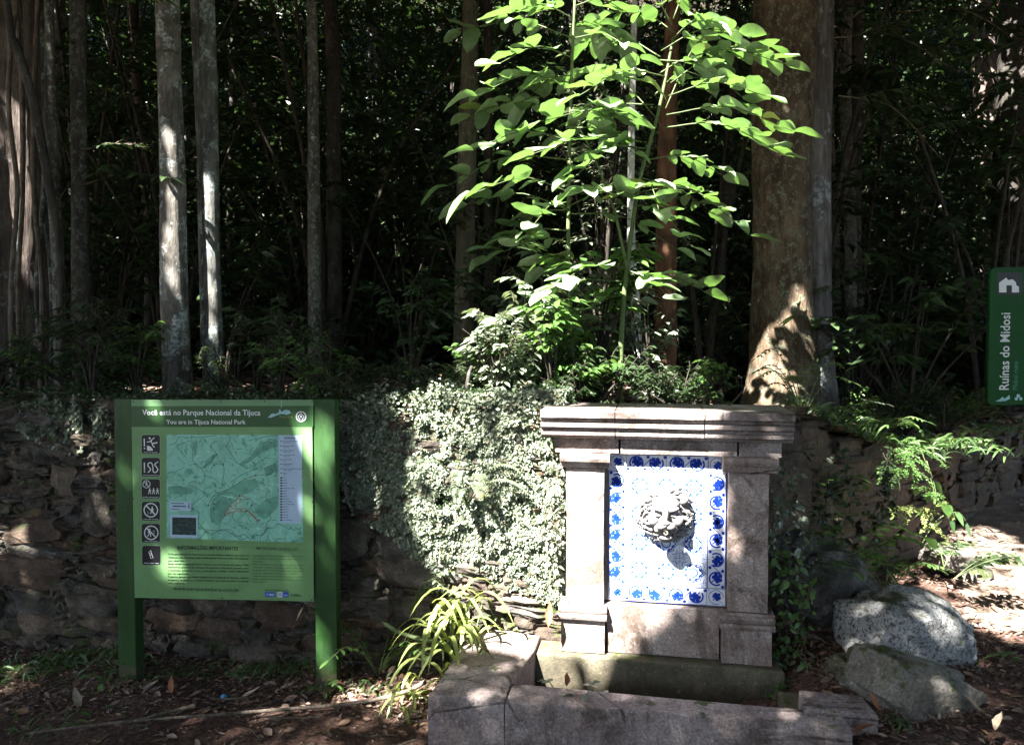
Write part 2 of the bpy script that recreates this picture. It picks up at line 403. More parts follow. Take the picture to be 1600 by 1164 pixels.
# bright sandy track on the right, a sheet just above the earth
def path_mesh():
    V = []; F = []; n = 26; m = 14
    for i in range(n):
        t = i / (n - 1); y = 3.7 + 4.2 * t
        cx = 2.95 + 2.0 * t; wd = .62 + .1 * t
        for j in range(m):
            s = j / (m - 1) * 2 - 1
            e = wd * (1 + .25 * mnoise.noise((y * 1.3, s * 2, 4)))
            x = cx + s * e
            V.append((x, y, gz(x, y) + .010 * (1 - abs(s) ** 4) - .004 * abs(s) ** 4 ))
    for i in range(n - 1):
        for j in range(m - 1):
            a = i * m + j; F.append((a, a + 1, a + m + 1, a + m))
    o = link('path', mesh('path', V, F, [M['path']], smooth=True)); tag(o, 'pale sandy footpath on the right', kind='structure')
path_mesh()

# ------------------------------------------------------------------ stones
def stone_mesh(name, mat, seed, n=5, rough=.20, square=.72):
    import bmesh
    rr = random.Random(seed); b = bmesh.new(); bmesh.ops.create_cube(b, size=1.0)
    bmesh.ops.subdivide_edges(b, edges=b.edges[:], cuts=n - 1, use_grid_fill=True)
    off = rr.random() * 40
    for v in b.verts:
        p = v.co.copy(); s = p.normalized() * .62
        q = p.lerp(s, 1 - square)
        nn = mnoise.noise_vector(q * 2.3 + Vector((off, 0, 0))) * rough + mnoise.noise_vector(q * 6 + Vector((0, off, 0))) * rough * .35
        v.co = q + nn
    me = bpy.data.meshes.new(name); b.to_mesh(me); b.free(); me.materials.append(mat)
    me.polygons.foreach_set('use_smooth', [rr.random() < .4] * len(me.polygons)); return me
def join_instances(lst):
    """lst of (mesh, matrix) -> V, F arrays"""
    Vs = []; Fs = []; k = 0
    for me, mx in lst:
        n = len(me.vertices); co = np.empty(n * 3, np.float32); me.vertices.foreach_get('co', co); co = co.reshape(-1, 3)
        Mx = np.array(mx); Vs.append(co @ Mx[:3, :3].T + Mx[:3, 3])
        f = np.empty(len(me.loops), np.int32); me.loops.foreach_get('vertex_index', f)
        Fs.append(f.reshape(-1, 4) + k); k += n
    return np.concatenate(Vs), np.concatenate(Fs)
def rubble_wall(root, wallmat, meshes, p0, p1, zbase, ztopf, bigs, cell=(.034, .027), seed=3, depth=.16, limit=280, prefer=None, wr=(2, 8), hr=(1, 3)):
    """stones bedded along the line p0-p1; root at p0 turned along the wall"""
    rr = random.Random(seed)
    d = np.array(p1[:2]) - np.array(p0[:2]); L = float(np.hypot(*d))
    nx = int(L / cell[0]); H = max(ztopf(s) for s in np.linspace(0, L, 9)); zmin = min(zbase(s) for s in np.linspace(0, L, 9)) - .06
    nzc = int((H - zmin) / cell[1]); occ = np.zeros((nx, nzc), bool)
    # earth core
    mb = MB(); n = 40; t0 = .09
    prof = []
    for i in range(n):
        s = L * i / (n - 1); prof.append((s, t0, zmin - .1)); prof.append((s, t0, ztopf(s) - .01)); prof.append((s, t0 + .5, ztopf(s) - .01)); prof.append((s, t0 + .5, zmin - .1))
    Fc = []
    for i in range(n - 1):
        for k in range(4):
            a = i * 4 + k; b = i * 4 + (k + 1) % 4; Fc.append((a, b, b + 4, a + 4))
    Fc += [(3, 2, 1, 0), tuple((n - 1) * 4 + k for k in range(4))]
    mb.add(prof, Fc); mb.build('earth_core', wallmat, root)
    rects = []
    for (s0, s1, z0, z1) in bigs:
        i0, i1 = int(s0 / cell[0]), int(s1 / cell[0]); k0, k1 = int((z0 - zmin) / cell[1]), int((z1 - zmin) / cell[1])
        i0 = max(0, i0); i1 = min(nx, i1); k0 = max(0, k0); k1 = min(nzc, k1)
        if i1 > i0 and k1 > k0: occ[i0:i1, k0:k1] = True; rects.append((i0, i1, k0, k1))
    for k in range(nzc):
        i = 0
        while i < nx:
            if occ[i, k]: i += 1; continue
            h = rr.choice(range(hr[0], hr[1] + 1)); w = rr.randint(*wr)
            if rr.random() < .06: w += 4; h += 2
            w = min(w, nx - i); h = min(h, nzc - k)
            ww = 0
            while ww < w and not occ[i + ww, k:k + h].any(): ww += 1
            if ww == 0: h = 1; ww = 1
            occ[i:i + ww, k:k + h] = True; rects.append((i, i + ww, k, k + h)); i += ww
    items = []
    for (i0, i1, k0, k1) in rects:
        s = (i0 + i1) / 2 * cell[0]; z = zmin + (k0 + k1) / 2 * cell[1]
        if z > ztopf(s) + .01: continue
        w = (i1 - i0) * cell[0]; h = (k1 - k0) * cell[1]
        y = rr.uniform(.055, .10) - .03 * min(1, w / .25)
        mx = Matrix.Translation((s + rr.uniform(-.006, .006), y + .02, z + rr.uniform(-.005, .005))) @ Matrix.Rotation(rr.uniform(-.10, .10), 4, 'Y') @ Matrix.Rotation(rr.uniform(-.15, .15), 4, 'Z') @ Matrix.Diagonal((w * 1.10, depth, h * 1.16, 1))
        items.append((w * h, s, z, rr.choice(meshes), mx, rr.random() < .5))
    key = prefer or (lambda it: it[0])
    items.sort(key=key, reverse=True)
    for it in items[:limit]:
        o = link('stone', it[3], None, root); o.matrix_local = it[4]
    if len(items) > limit:
        V, F = join_instances([(it[3], it[4]) for it in items[limit:]])
        o = link('stone_infill', mesh('stone_infill', V, F, [M['rubble']], smooth=False), None, root); o['kind'] = 'stuff'
    return items

st_meshes = [stone_mesh('rubble', M['rubble'], k) for k in range(5)] + [stone_mesh('rubble_brown', M['rubble_red'], 20 + k) for k in range(3)]
WP0 = np.array([-4.6, float(yw(-4.6))]); WP1 = np.array([.27, float(yw(.27 - .03))])
wl_yaw = math.atan2(WP1[1] - WP0[1], WP1[0] - WP0[0])
WL = Frame((WP0[0], WP0[1]), -wl_yaw)
WLlen = float(np.hypot(*(WP1 - WP0)))
wall_left = thing('rubble_retaining_wall', 'long rubble stone retaining wall behind the park information board, partly covered in creeper', 'stone wall', (WP0[0], WP0[1], 0), wl_yaw)
def wb(px0, py0, px1, py1):                            # box on the wall face read off the photograph
    a0, z1 = WL.loc(px0, py0); a1, z0 = WL.loc(px1, py1); return (a0, a1, z0, z1)
bigs = [wb(14, 810, 96, 840), wb(0, 866, 104, 918), wb(16, 842, 80, 866), wb(128, 770, 178, 830), wb(608, 832, 690, 872), wb(600, 872, 700, 912),
        wb(618, 925, 682, 965), wb(120, 925, 178, 955), wb(30, 955, 90, 990), wb(98, 905, 160, 930), wb(0, 925, 34, 960), wb(525, 810, 580, 860), wb(700, 905, 760, 930), wb(775, 922, 855, 940),
        wb(240, 950, 300, 985), wb(300, 960, 380, 1000), wb(400, 940, 470, 980), wb(40, 690, 80, 720), wb(80, 730, 120, 770)]
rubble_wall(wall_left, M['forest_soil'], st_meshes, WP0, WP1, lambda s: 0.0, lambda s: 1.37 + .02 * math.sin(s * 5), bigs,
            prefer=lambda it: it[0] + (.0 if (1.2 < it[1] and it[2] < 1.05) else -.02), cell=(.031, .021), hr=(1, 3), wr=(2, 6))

# right-hand earthen wall running away beside the path
RP0 = np.array([1.22, 3.56]); RP1 = np.array([6.6, 3.54 + .95 * 5.35])
ryaw = math.atan2(RP1[1] - RP0[1], RP1[0] - RP0[0]); RW = Frame((RP0[0], RP0[1]), -ryaw)
wall_right = thing('earthen_retaining_wall', 'brown earth and stone retaining wall running away beside the footpath right of the fountain', 'stone wall', (RP0[0], RP0[1], 0), ryaw)
rubble_wall(wall_right, M['plaster'], [stone_mesh('earthy', M['plaster'], 40 + k) for k in range(3)] + st_meshes[5:], RP0, RP1,
            lambda s: .2, lambda s: float(ztop(RP0[0] + s * math.cos(ryaw))) + .0, [(.02, .45, .65, 1.02), (.45, .9, .55, .92)], cell=(.05, .035), seed=9, depth=.10, limit=230, wr=(5, 12), hr=(1, 3))

# ------------------------------------------------------------------ fountain
fount = thing('wall_fountain', 'stone wall fountain with blue and white tile panel, lion head spout and low basin', 'fountain', tuple(FT.O), -FYAW)
def fb(name, x0, x1, y0, y1, z0, z1, mat, bev=.004, parent=fount): return rough_box(name, x0, x1, y0, y1, z0, z1, mat, bev, parent)
def rough_box(name, x0, x1, y0, y1, z0, z1, mat, bev=.006, parent=None, amp=.0022, res=.04):
    """a dressed block: fine grid box with worn edges"""
    import bmesh
    b = bmesh.new(); bmesh.ops.create_cube(b, size=1.0)
    S = Vector((x1 - x0, y1 - y0, z1 - z0)); Cc = Vector(((x0 + x1) / 2, (y0 + y1) / 2, (z0 + z1) / 2))
    for v in b.verts: v.co = Vector((v.co.x * S.x, v.co.y * S.y, v.co.z * S.z)) + Cc
    for ax in range(3):
        n = max(1, min(26, int(S[ax] / res)))
        if n > 1:
            for k in range(1, n):
                co = [Cc.x, Cc.y, Cc.z]; co[ax] = (x0, y0, z0)[ax] + S[ax] * k / n; no = [0, 0, 0]; no[ax] = 1
                bmesh.ops.bisect_plane(b, geom=b.verts[:] + b.edges[:] + b.faces[:], plane_co=co, plane_no=no)
    sd = random.random() * 50
    for v in b.verts:
        ex = sum(1 for ax in range(3) if min(abs(v.co[ax] - (x0, y0, z0)[ax]), abs(v.co[ax] - (x1, y1, z1)[ax])) < 1e-5)
        nn = mnoise.noise_vector(v.co * 9 + Vector((sd, 0, 0)))
        if ex >= 2:
            v.co = v.co + (Cc - v.co).normalized() * bev * (.6 + .8 * abs(nn.x))
        v.co = v.co + nn * amp
    me = bpy.data.meshes.new(name); b.to_mesh(me); b.free(); me.materials.append(mat)
    return link(name, me, None, parent)
def profile_block(name, x0, x1, prof, mat, parent, ends=True, returns=0.0, nseg=14, amp=.0018):
    """prof: list of (y, z) outline, closed; extruded along x. returns: side overhang follows the front profile"""
    V = []; F = []; m = len(prof); yb = max(p[0] for p in prof); yf = min(p[0] for p in prof); sd = random.random() * 50
    for i in range(nseg + 1):
        t = i / nseg
        for (y, z) in prof:
            ins = (y - yf) if y < yb - .02 else 0
            a0 = x0 + (ins * returns if y < yb - 1e-6 or True else 0); a1 = x1 - ins * returns
            x = a0 + (a1 - a0) * t
            nn = mnoise.noise_vector(Vector((x * 9 + sd, y * 9, z * 9)))
            V.append((x + nn.x * amp, y + nn.y * amp, z + nn.z * amp))
    for i in range(nseg):
        for k in range(m):
            a = i * m + k; b = i * m + (k + 1) % m; F.append((a, b, b + m, a + m))
    F.append(tuple(range(m))[::-1]); F.append(tuple(nseg * m + k for k in range(m)))
    me = mesh(name, V, F, [mat]); fix(me); return link(name, me, None, parent)
G, CN = M['granite'], M['cornice']
# body behind everything
fb('core', -.452, .425, .035, .32, .0, 1.20, M['granite'], parent=fount)
# cornice in three stones: top slab, cavetto, lower fillets
cp = [(.30, 1.372), (-.125, 1.368), (-.132, 1.362), (-.132, 1.336), (-.126, 1.331), (-.112, 1.329), (-.110, 1.318), (-.104, 1.314), (-.118, 1.310), (-.118, 1.292), (-.104, 1.288),
      (-.096, 1.284), (-.093, 1.272), (-.102, 1.268), (-.100, 1.254), (-.082, 1.246), (-.074, 1.236), (.30, 1.236)]
for (a, b) in ((-.572, -.239), (-.235, .150), (.154, .525)):
    lft = a < -.5; rgt = b > .5
    profile_block('cornice_stone', a, b, cp, CN, fount)
# frieze
for (a, b) in ((-.515, -.22), (-.216, .30), (.304, .485)):
    fb('frieze_stone', a, b, -.052, .25, 1.168, 1.2345, CN)
def capital(x0, x1, zt_, mat):
    e = thing_part('capital')
    pr = [(.04, zt_), (-.085, zt_), (-.094, zt_ - .006), (-.097, zt_ - .020), (-.092, zt_ - .034), (-.084, zt_ - .038), (-.076, zt_ - .040), (-.074, zt_ - .052), (-.066, zt_ - .066), (.04, zt_ - .066)]
    return profile_block('capital', x0, x1, pr, mat, fount, nseg=6)
def thing_part(n): return None
capital(-.487, -.262, 1.1665, G); capital(.236, .468, 1.1665, G)
fb('pilaster_shaft', -.462, -.288, -.052, .04, .468, 1.0985, G); fb('pilaster_shaft', .262, .434, -.052, .04, .474, 1.0985, G)
def base(x0, x1, z1, z0):
    h = (z1 - z0)
    pr = [(.04, z1), (-.060, z1), (-.066, z1 - .008), (-.082, z1 - .012), (-.088, z1 - h * .30), (-.084, z1 - h * .48), (-.074, z1 - h * .5), (-.074, z1 - h * .56), (-.092, z1 - h * .6), (-.097, z1 - h * .78), (-.092, z0 + .002), (-.07, z0), (.04, z0)]
    profile_block('pilaster_base', x0, x1, pr, G, fount, nseg=6)
base(-.492, -.272, .466, .405); base(.228, .462, .472, .405)
fb('pedestal', -.484, -.280, -.072, .04, .246, .403, G); fb('pedestal', .234, .452, -.072, .04, .246, .403, G)
fb('plinth_panel', -.276, .230, -.040, .034, .246, .470, G)
fb('tile_bed', -.286, .26, .012, .034, .472, 1.166, M['grout'], 0.0)
# ---- tiles: glazed squares with their painting as fine raised glaze
def ring(mb, cx, cz, r0, r1, a0, a1, y, m, n=14):
    V = []; F = []
    for i in range(n + 1):
        a = a0 + (a1 - a0) * i / n
        V += [(cx + r0 * math.cos(a), y, cz + r0 * math.sin(a)), (cx + r1 * math.cos(a), y, cz + r1 * math.sin(a))]
    for i in range(n): F.append((2 * i, 2 * i + 1, 2 * i + 3, 2 * i + 2))
    mb.add(V, F, m)
def strip(mb, pts, w, y, m, closed=False):
    n = len(pts); V = []; F = []
    for i, (x, z) in enumerate(pts):
        if closed: x0, z0 = pts[i - 1]; x1, z1 = pts[(i + 1) % n]
        else: x0, z0 = pts[max(0, i - 1)]; x1, z1 = pts[min(n - 1, i + 1)]
        dx, dz = x1 - x0, z1 - z0; l = math.hypot(dx, dz) or 1
        V += [(x - dz / l * w / 2, y, z + dx / l * w / 2), (x + dz / l * w / 2, y, z - dx / l * w / 2)]
    for i in range(n if closed else n - 1):
        j = (i + 1) % n; F.append((2 * i, 2 * i + 1, 2 * j + 1, 2 * j))
    mb.add(V, F, m)
def flower(mb, cx, cz, s, rot, y, m):
    for k in range(5):                                # five lobed leaf
        a = rot + (k - 2) * .95; L = s * (.95 if k in (1, 3) else .75 if k in (0, 4) else 1.1)
        ca, sa = math.cos(a), math.sin(a); w = s * .36
        P = [(0, -.12), (.35, -w / s * .9), (.5, -.55 * w / s), (.68, -w / s * 1.1), (1.0, 0), (.68, w / s * 1.1), (.5, .55 * w / s), (.35, w / s * .9), (0, .12)]
        mb.add([(cx + L * (p * ca) - s * q * sa, y, cz + L * (p * sa) + s * q * ca) for p, q in P], [tuple(range(len(P)))], m)
    a = rot + math.pi; strip(mb, [(cx, cz), (cx + s * .8 * math.cos(a), cz + s * .8 * math.sin(a))], s * .16, y, m)
YT = -.0006
def border_tile(L, W, flip):
    """two vine medallions in a strip L long (x) and W wide (z), origin at centre"""
    mb = MB(); g = .0012
    mb.box(-L / 2 + g, L / 2 - g, 0, .012, -W / 2 + g, W / 2 - g, 0)
    R = W * .40
    strip(mb, [(-L / 2 + g, W / 2 - .003), (L / 2 - g, W / 2 - .003)], .003, YT, 1); strip(mb, [(-L / 2 + g, -W / 2 + .003), (L / 2 - g, -W / 2 + .003)], .003, YT, 1)
    for k, c in enumerate((-L / 4, L / 4)):
        sg = 1 if (k == 0) != flip else -1
        ring(mb, c, 0, R - .0075, R, sg * math.pi * .5 - 2.2, sg * math.pi * .5 + 2.2, YT, 1, 18)
        flower(mb, c, 0, R * .92, sg * -.9 + (0 if sg > 0 else math.pi), YT - .0002, 1)
        for q in (-1, 1):                             # small sprigs in the spandrels
            flower(mb, c + q * L / 4 * .84, -sg * W * .36, R * .30, sg * math.pi / 2, YT, 1)
    strip(mb, [(-L / 4 + R * .7 , -W * .28 * (1 if not flip else -1)), (0, 0), (L / 4 - R * .7, W * .28 * (1 if not flip else -1))], .0035, YT, 1)
    return mb.me('border_tile', [M['tile_white'], M['tile_blue'], M['tile_line']])
def corner_tile(W):
    mb = MB(); g = .0012; mb.box(-W / 2 + g, W / 2 - g, 0, .012, -W / 2 + g, W / 2 - g, 0)
    ring(mb, 0, 0, W * .37, W * .40, 0, 5.2, YT, 1, 18); flower(mb, 0, 0, W * .3, .8, YT - .0002, 1)
    strip(mb, [(-W / 2 + g, W / 2 - g), (W / 2 - g, -W / 2 + g)], .0016, YT - .0004, 2)
    for q in (-1, 1): strip(mb, [(-W / 2 + g, q * (W / 2 - .003)), (W / 2 - g, q * (W / 2 - .003))], .002, YT, 1)
    return mb.me('corner_tile', [M['tile_white'], M['tile_blue'], M['tile_line']])
def star_tile(w, h):
    mb = MB(); g = .0008; mb.box(-w / 2 + g, w / 2 - g, 0, .012, -h / 2 + g, h / 2 - g, 0)
    def star(r, q, n=8): return [((r if k % 2 == 0 else r * q) * math.cos(k * math.pi / n + math.pi / 2), (r if k % 2 == 0 else r * q) * math.sin(k * math.pi / n + math.pi / 2)) for k in range(2 * n)]
    R = min(w, h) * .47
    def st8(r): # two crossed squares outline
        P = []
        for k in range(8):
            a = k * math.pi / 4 + math.pi / 2; rr = r if k % 2 == 0 else r * .82
            P.append((rr * math.cos(a), rr * math.sin(a))); a2 = a + math.pi / 8; P.append((r * .70 * math.cos(a2), r * .70 * math.sin(a2)))
        return P
    strip(mb, st8(R), .0042, YT, 2, True); strip(mb, st8(R * .78), .0068, YT - .0001, 1, True)
    ring(mb, 0, 0, R * .28, R * .40, 0, 2 * math.pi, YT, 2, 16); ring(mb, 0, 0, R * .16, R * .2, 0, 2 * math.pi, YT, 2, 10)
    for k in range(12):
        a = k * math.pi / 6; strip(mb, [(R * .42 * math.cos(a), R * .42 * math.sin(a)), (R * .52 * math.cos(a), R * .52 * math.sin(a))], .002, YT, 1)
    for k in range(8):
        a = (k + .5) * math.pi / 4; flower(mb, R * .63 * math.cos(a), R * .63 * math.sin(a), R * .10, a, YT, 2)
    for k in range(4):
        a = k * math.pi / 2; strip(mb, [(R * 1.0 * math.cos(a + .5), R * math.sin(a + .5)), (R * 1.12 * math.cos(a + .78), R * 1.12 * math.sin(a + .78)), (R * math.cos(a + 1.07), R * math.sin(a + 1.07))], .003, YT, 1)
    for sx in (-1, 1):                                 # corner scrolls
        for sz in (-1, 1):
            for (dx, dz, r) in ((.44, .46, .1), (.35, .47, .05), (.47, .36, .05)):
                ring(mb, sx * w * dx, sz * h * dz, r * w * .5, r * w * .5 + .0016, 0, 5, YT, 1, 6)
            strip(mb, [(sx * w * .28, sz * h * .46), (sx * w * .36, sz * h * .40), (sx * w * .46, sz * h * .28)], .0016, YT, 2)
    return mb.me('star_tile', [M['tile_white'], M['tile_blue'], M['tile_line']])
TX0, TX1, TZ0, TZ1 = -.272, .258, .476, 1.162; BW = .083
NBz, NSx, NSz = 3, 3, 4
Lz = (TZ1 - TZ0 - 2 * BW) / NBz; Lx = (TX1 - TX0 - 2 * BW) / 2
bt = [border_tile(Lz, BW, False), border_tile(Lx, BW, False)]; ctm = corner_tile(BW)
sw, sh = (TX1 - TX0 - 2 * BW) / NSx, (TZ1 - TZ0 - 2 * BW) / NSz; stm = star_tile(sw, sh)
def tile(me, x, z, ry): 
    o = link('tile', me, None, fount, (x, .0005 * random.random(), z), (random.uniform(-.004, .004), ry, random.uniform(-.004, .004))); return o
for k in range(NBz):
    z = TZ0 + BW + Lz * (k + .5)
    tile(bt[0], TX0 + BW / 2, z, math.pi / 2); tile(bt[0], TX1 - BW / 2, z, -math.pi / 2)
for k in range(2):
    x = TX0 + BW + Lx * (k + .5); tile(bt[1], x, TZ0 + BW / 2, 0); tile(bt[1], x, TZ1 - BW / 2, math.pi)
for x in (TX0 + BW / 2, TX1 - BW / 2):
    for z in (TZ0 + BW / 2, TZ1 - BW / 2): tile(ctm, x, z, 0 if (x > 0) == (z < .8) else math.pi / 2)
for i in range(NSx):
    for k in range(NSz): tile(stm, TX0 + BW + sw * (i + .5), TZ0 + BW + sh * (k + .5), 0)
# ---- lion head
def ball_arrays(seg, _c={}):
    if seg not in _c:
        nr = seg // 2 + 1; V = [(0, 0, 1)]; F = []
        for i in range(1, nr):
            for k in range(seg):
                p, t = math.pi * i / nr, 2 * math.pi * k / seg; V.append((math.sin(p) * math.cos(t), math.sin(p) * math.sin(t), math.cos(p)))
        V.append((0, 0, -1)); e = len(V) - 1
        for k in range(seg):
            F.append((0, 1 + k, 1 + (k + 1) % seg)); F.append((e, e - seg + (k + 1) % seg, e - seg + k))
            for i in range(nr - 2):
                a = 1 + i * seg; F.append((a + k, a + seg + k, a + seg + (k + 1) % seg, a + (k + 1) % seg))
        _c[seg] = (np.array(V), F)
    return _c[seg]
def lion():
    mbl = MB()
    def ell(c, r, rot=None, seg=20):
        mx = Matrix.Translation(c)
        if rot: mx = mx @ Matrix.Rotation(rot[0], 4, rot[1])
        V, F = ball_arrays(seg); mx = np.array(mx @ Matrix.Diagonal((*r, 1)))
        mbl.add(V @ mx[:3, :3].T + mx[:3, 3], F)
    def chain(pts, r0, r1, n=9):
        P = curve_pts(pts, n)
        for i, p in enumerate(P):
            t = i / (n - 1); r = r0 + (r1 - r0) * t ** 1.3
            ell(p, (r, r, r), seg=10)
    # x right, y negative towards the viewer, z up; centre of face at 0
    K = 1.22
    def fe(c, r, rot=None): ell((c[0] * K, c[1], c[2] * K + .008), (r[0] * K, r[1], r[2] * K), rot)
    ell((0, -.035, .004), (.080, .060, .092)); ell((0, -.010, 0), (.108, .024, .112))
    fe((0, -.078, .042), (.050, .034, .030)); fe((0, -.070, .0), (.054, .036, .05))
    for s in (-1, 1):
        fe((s * .025, -.110, .026), (.024, .015, .0085), (s * -.30, 'Y'))
        fe((s * .027, -.099, .010), (.010, .009, .0065)); fe((s * .029, -.104, .0015), (.014, .007, .003), (s * .2, 'Y'))
        fe((s * .044, -.088, -.016), (.020, .022, .022)); fe((s * .0165, -.136, -.030), (.019, .023, .0145)); fe((s * .030, -.118, -.044), (.012, .020, .014))
        fe((s * .068, -.058, .056), (.015, .014, .019), (s * .5, 'Y'))
    fe((0, -.118, .008), (.012, .030, .034)); fe((0, -.152, -.016), (.0155, .012, .0085)); fe((0, -.150, -.024), (.006, .010, .008))
    fe((0, -.104, -.076), (.025, .026, .011)); fe((0, -.080, -.086), (.030, .024, .016)); fe((0, -.086, -.060), (.026, .022, .016))
    rr = random.Random(4)
    for ringi, (n, r0, r1, y0, y1, th) in enumerate(((17, .078, .112, -.052, -.044, .0085), (22, .090, .130, -.036, -.024, .0105), (27, .100, .138, -.016, -.006, .0105), (15, .070, .095, -.066, -.056, .0085))):
        for k in range(n):
            a = 2 * math.pi * (k + .5 * (ringi % 2)) / n + rr.uniform(-.12, .12)
            if ringi == 3 and math.sin(a) < .35: continue
            tw = rr.uniform(.2, .5) * (1 if math.cos(a) < 0 else -1) * (1 if math.sin(a) > -.3 else -1)
            P = []
            for q in (0, .5, 1):
                r = r0 + (r1 - r0) * q * rr.uniform(.85, 1.12); aa = a + tw * q * q
                P.append((r * math.cos(aa) * .96, y0 + (y1 - y0) * q + (-.008 if q == .5 else 0), r * math.sin(aa) * 1.0))
            chain(P, th, th * .4, 8)
    me = mesh('lion_head', mbl.V, mbl.F)
    o = link('lion_head', me, M['lion'], fount, (-.012, 0, .893))
    r = o.modifiers.new('remesh', 'REMESH'); r.mode = 'VOXEL'; r.voxel_size = .0022; r.use_smooth_shade = True
    s = o.modifiers.new('smooth', 'SMOOTH'); s.factor = .5; s.iterations = 1
    mb = MB(); n = 16; V = []; F = []
    for (r, y) in ((.0095, -.10), (.0095, -.132), (.0060, -.132), (.0060, -.112)):
        V += [(r * math.cos(2 * math.pi * k / n), y, r * math.sin(2 * math.pi * k / n)) for k in range(n)]
    for q in range(3):
        for k in range(n): F.append((q * n + k, q * n + (k + 1) % n, (q + 1) * n + (k + 1) % n, (q + 1) * n + k))
    F.append(tuple(3 * n + k for k in range(n)))
    mb.add(V, F); sp = mb.build('spout', M['brass'], o, smooth=False); sp.location = (0, -.010, -.056)
lion()
# ---- basin
BG = M['basin_granite']; BM = M['basin_wet']; RZ = .262
def prism(name, outline, z0, z1, mat, parent, bev=.010):
    """outline (a,b) polygon in fountain axes -> block with a worn top edge"""
    import bmesh
    b = bmesh.new(); vs = [b.verts.new((x, y, z0)) for x, y in outline]; f = b.faces.new(vs)
    r = bmesh.ops.extrude_face_region(b, geom=[f]); tv = [v for v in r['geom'] if isinstance(v, bmesh.types.BMVert)]
    for v in tv: v.co.z = z1
    bmesh.ops.recalc_face_normals(b, faces=b.faces[:])
    bmesh.ops.bevel(b, geom=[e for e in b.edges if all(abs(v.co.z - z1) < 1e-6 for v in e.verts)], offset=bev, segments=3, affect='EDGES', profile=.6)
    bmesh.ops.triangulate(b, faces=[f for f in b.faces if len(f.verts) > 4])
    bmesh.ops.subdivide_edges(b, edges=[e for e in b.edges if e.calc_length() > .12], cuts=3, use_grid_fill=True)
    bmesh.ops.triangulate(b, faces=b.faces[:])
    sd = random.random() * 30
    for v in b.verts: v.co += mnoise.noise_vector(v.co * 7 + Vector((sd, 0, 0))) * .0035
    me = bpy.data.meshes.new(name); b.to_mesh(me); b.free(); me.materials.append(mat)
    return link(name, me, None, parent)
fo_l, _ = FT.loc(669, 1084, -.62)
basin = None
def bl(px, py): # point on the rim plane in fountain axes
    q = atz(px, py, RZ) - FT.O; return (float(q @ FT.u), float(q @ FT.n))
oFL, oFR, iFL, iBL, iFR = bl(669, 1086), bl(1318, 1134), bl(799, 1066), bl(836, 1014), bl(1252, 1106)
oBL = (oFL[0] - .0, -.09)
prism('basin_side', [oFL, (iFL[0], oFL[1] + .006), iFL, iBL, (iBL[0], .06), (oFL[0] + .02, .10)], -.05, RZ, BG, fount)
prism('basin_front', [(iFL[0] + .004, oFL[1] + .008), (oFR[0] + .03, oFR[1]), (oFR[0] + .01, iFR[1]), (iFL[0] + .004, iFL[1])], -.05, RZ - .002, BG, fount)
prism('basin_back', [(iBL[0] + .003, -.105), (.50, -.105), (.50, .06), (iBL[0] + .003, .06)], -.05, .243, BM, fount, .014)
prism('basin_side', [(.455, iFR[1] + .004), (.60, iFR[1] + .004), (.60, -.20), (.455, -.20)], -.05, .20, BM, fount, .014)
fb('basin_floor', iFL[0] - .02, .47, iFL[1] - .02, -.09, -.04, .035, M['basin_wet'], 0)

# ------------------------------------------------------------------ lettering and print
def text_mesh(body, width, cap, align='L', bold=0.0, res=2):
    """flat lettering lying in x/z, scaled to a given width and capital height"""
    cu = bpy.data.curves.new('t', 'FONT'); cu.body = body; cu.resolution_u = res; cu.offset = bold
    o = bpy.data.objects.new('t', cu); COL.objects.link(o)
    me = bpy.data.meshes.new_from_object(o.evaluated_get(bpy.context.evaluated_depsgraph_get()))
    bpy.data.objects.remove(o); bpy.data.curves.remove(cu)
    n = len(me.vertices); co = np.empty(n * 3, np.float32); me.vertices.foreach_get('co', co); co = co.reshape(-1, 3)
    F = [tuple(p.vertices) for p in me.polygons]; bpy.data.meshes.remove(me)
    x0, x1 = co[:, 0].min(), co[:, 0].max()
    sx = width / (x1 - x0); sz = cap / .70
    return np.stack([(co[:, 0] - x0) * sx, np.zeros(n), co[:, 1] * sz], -1), F
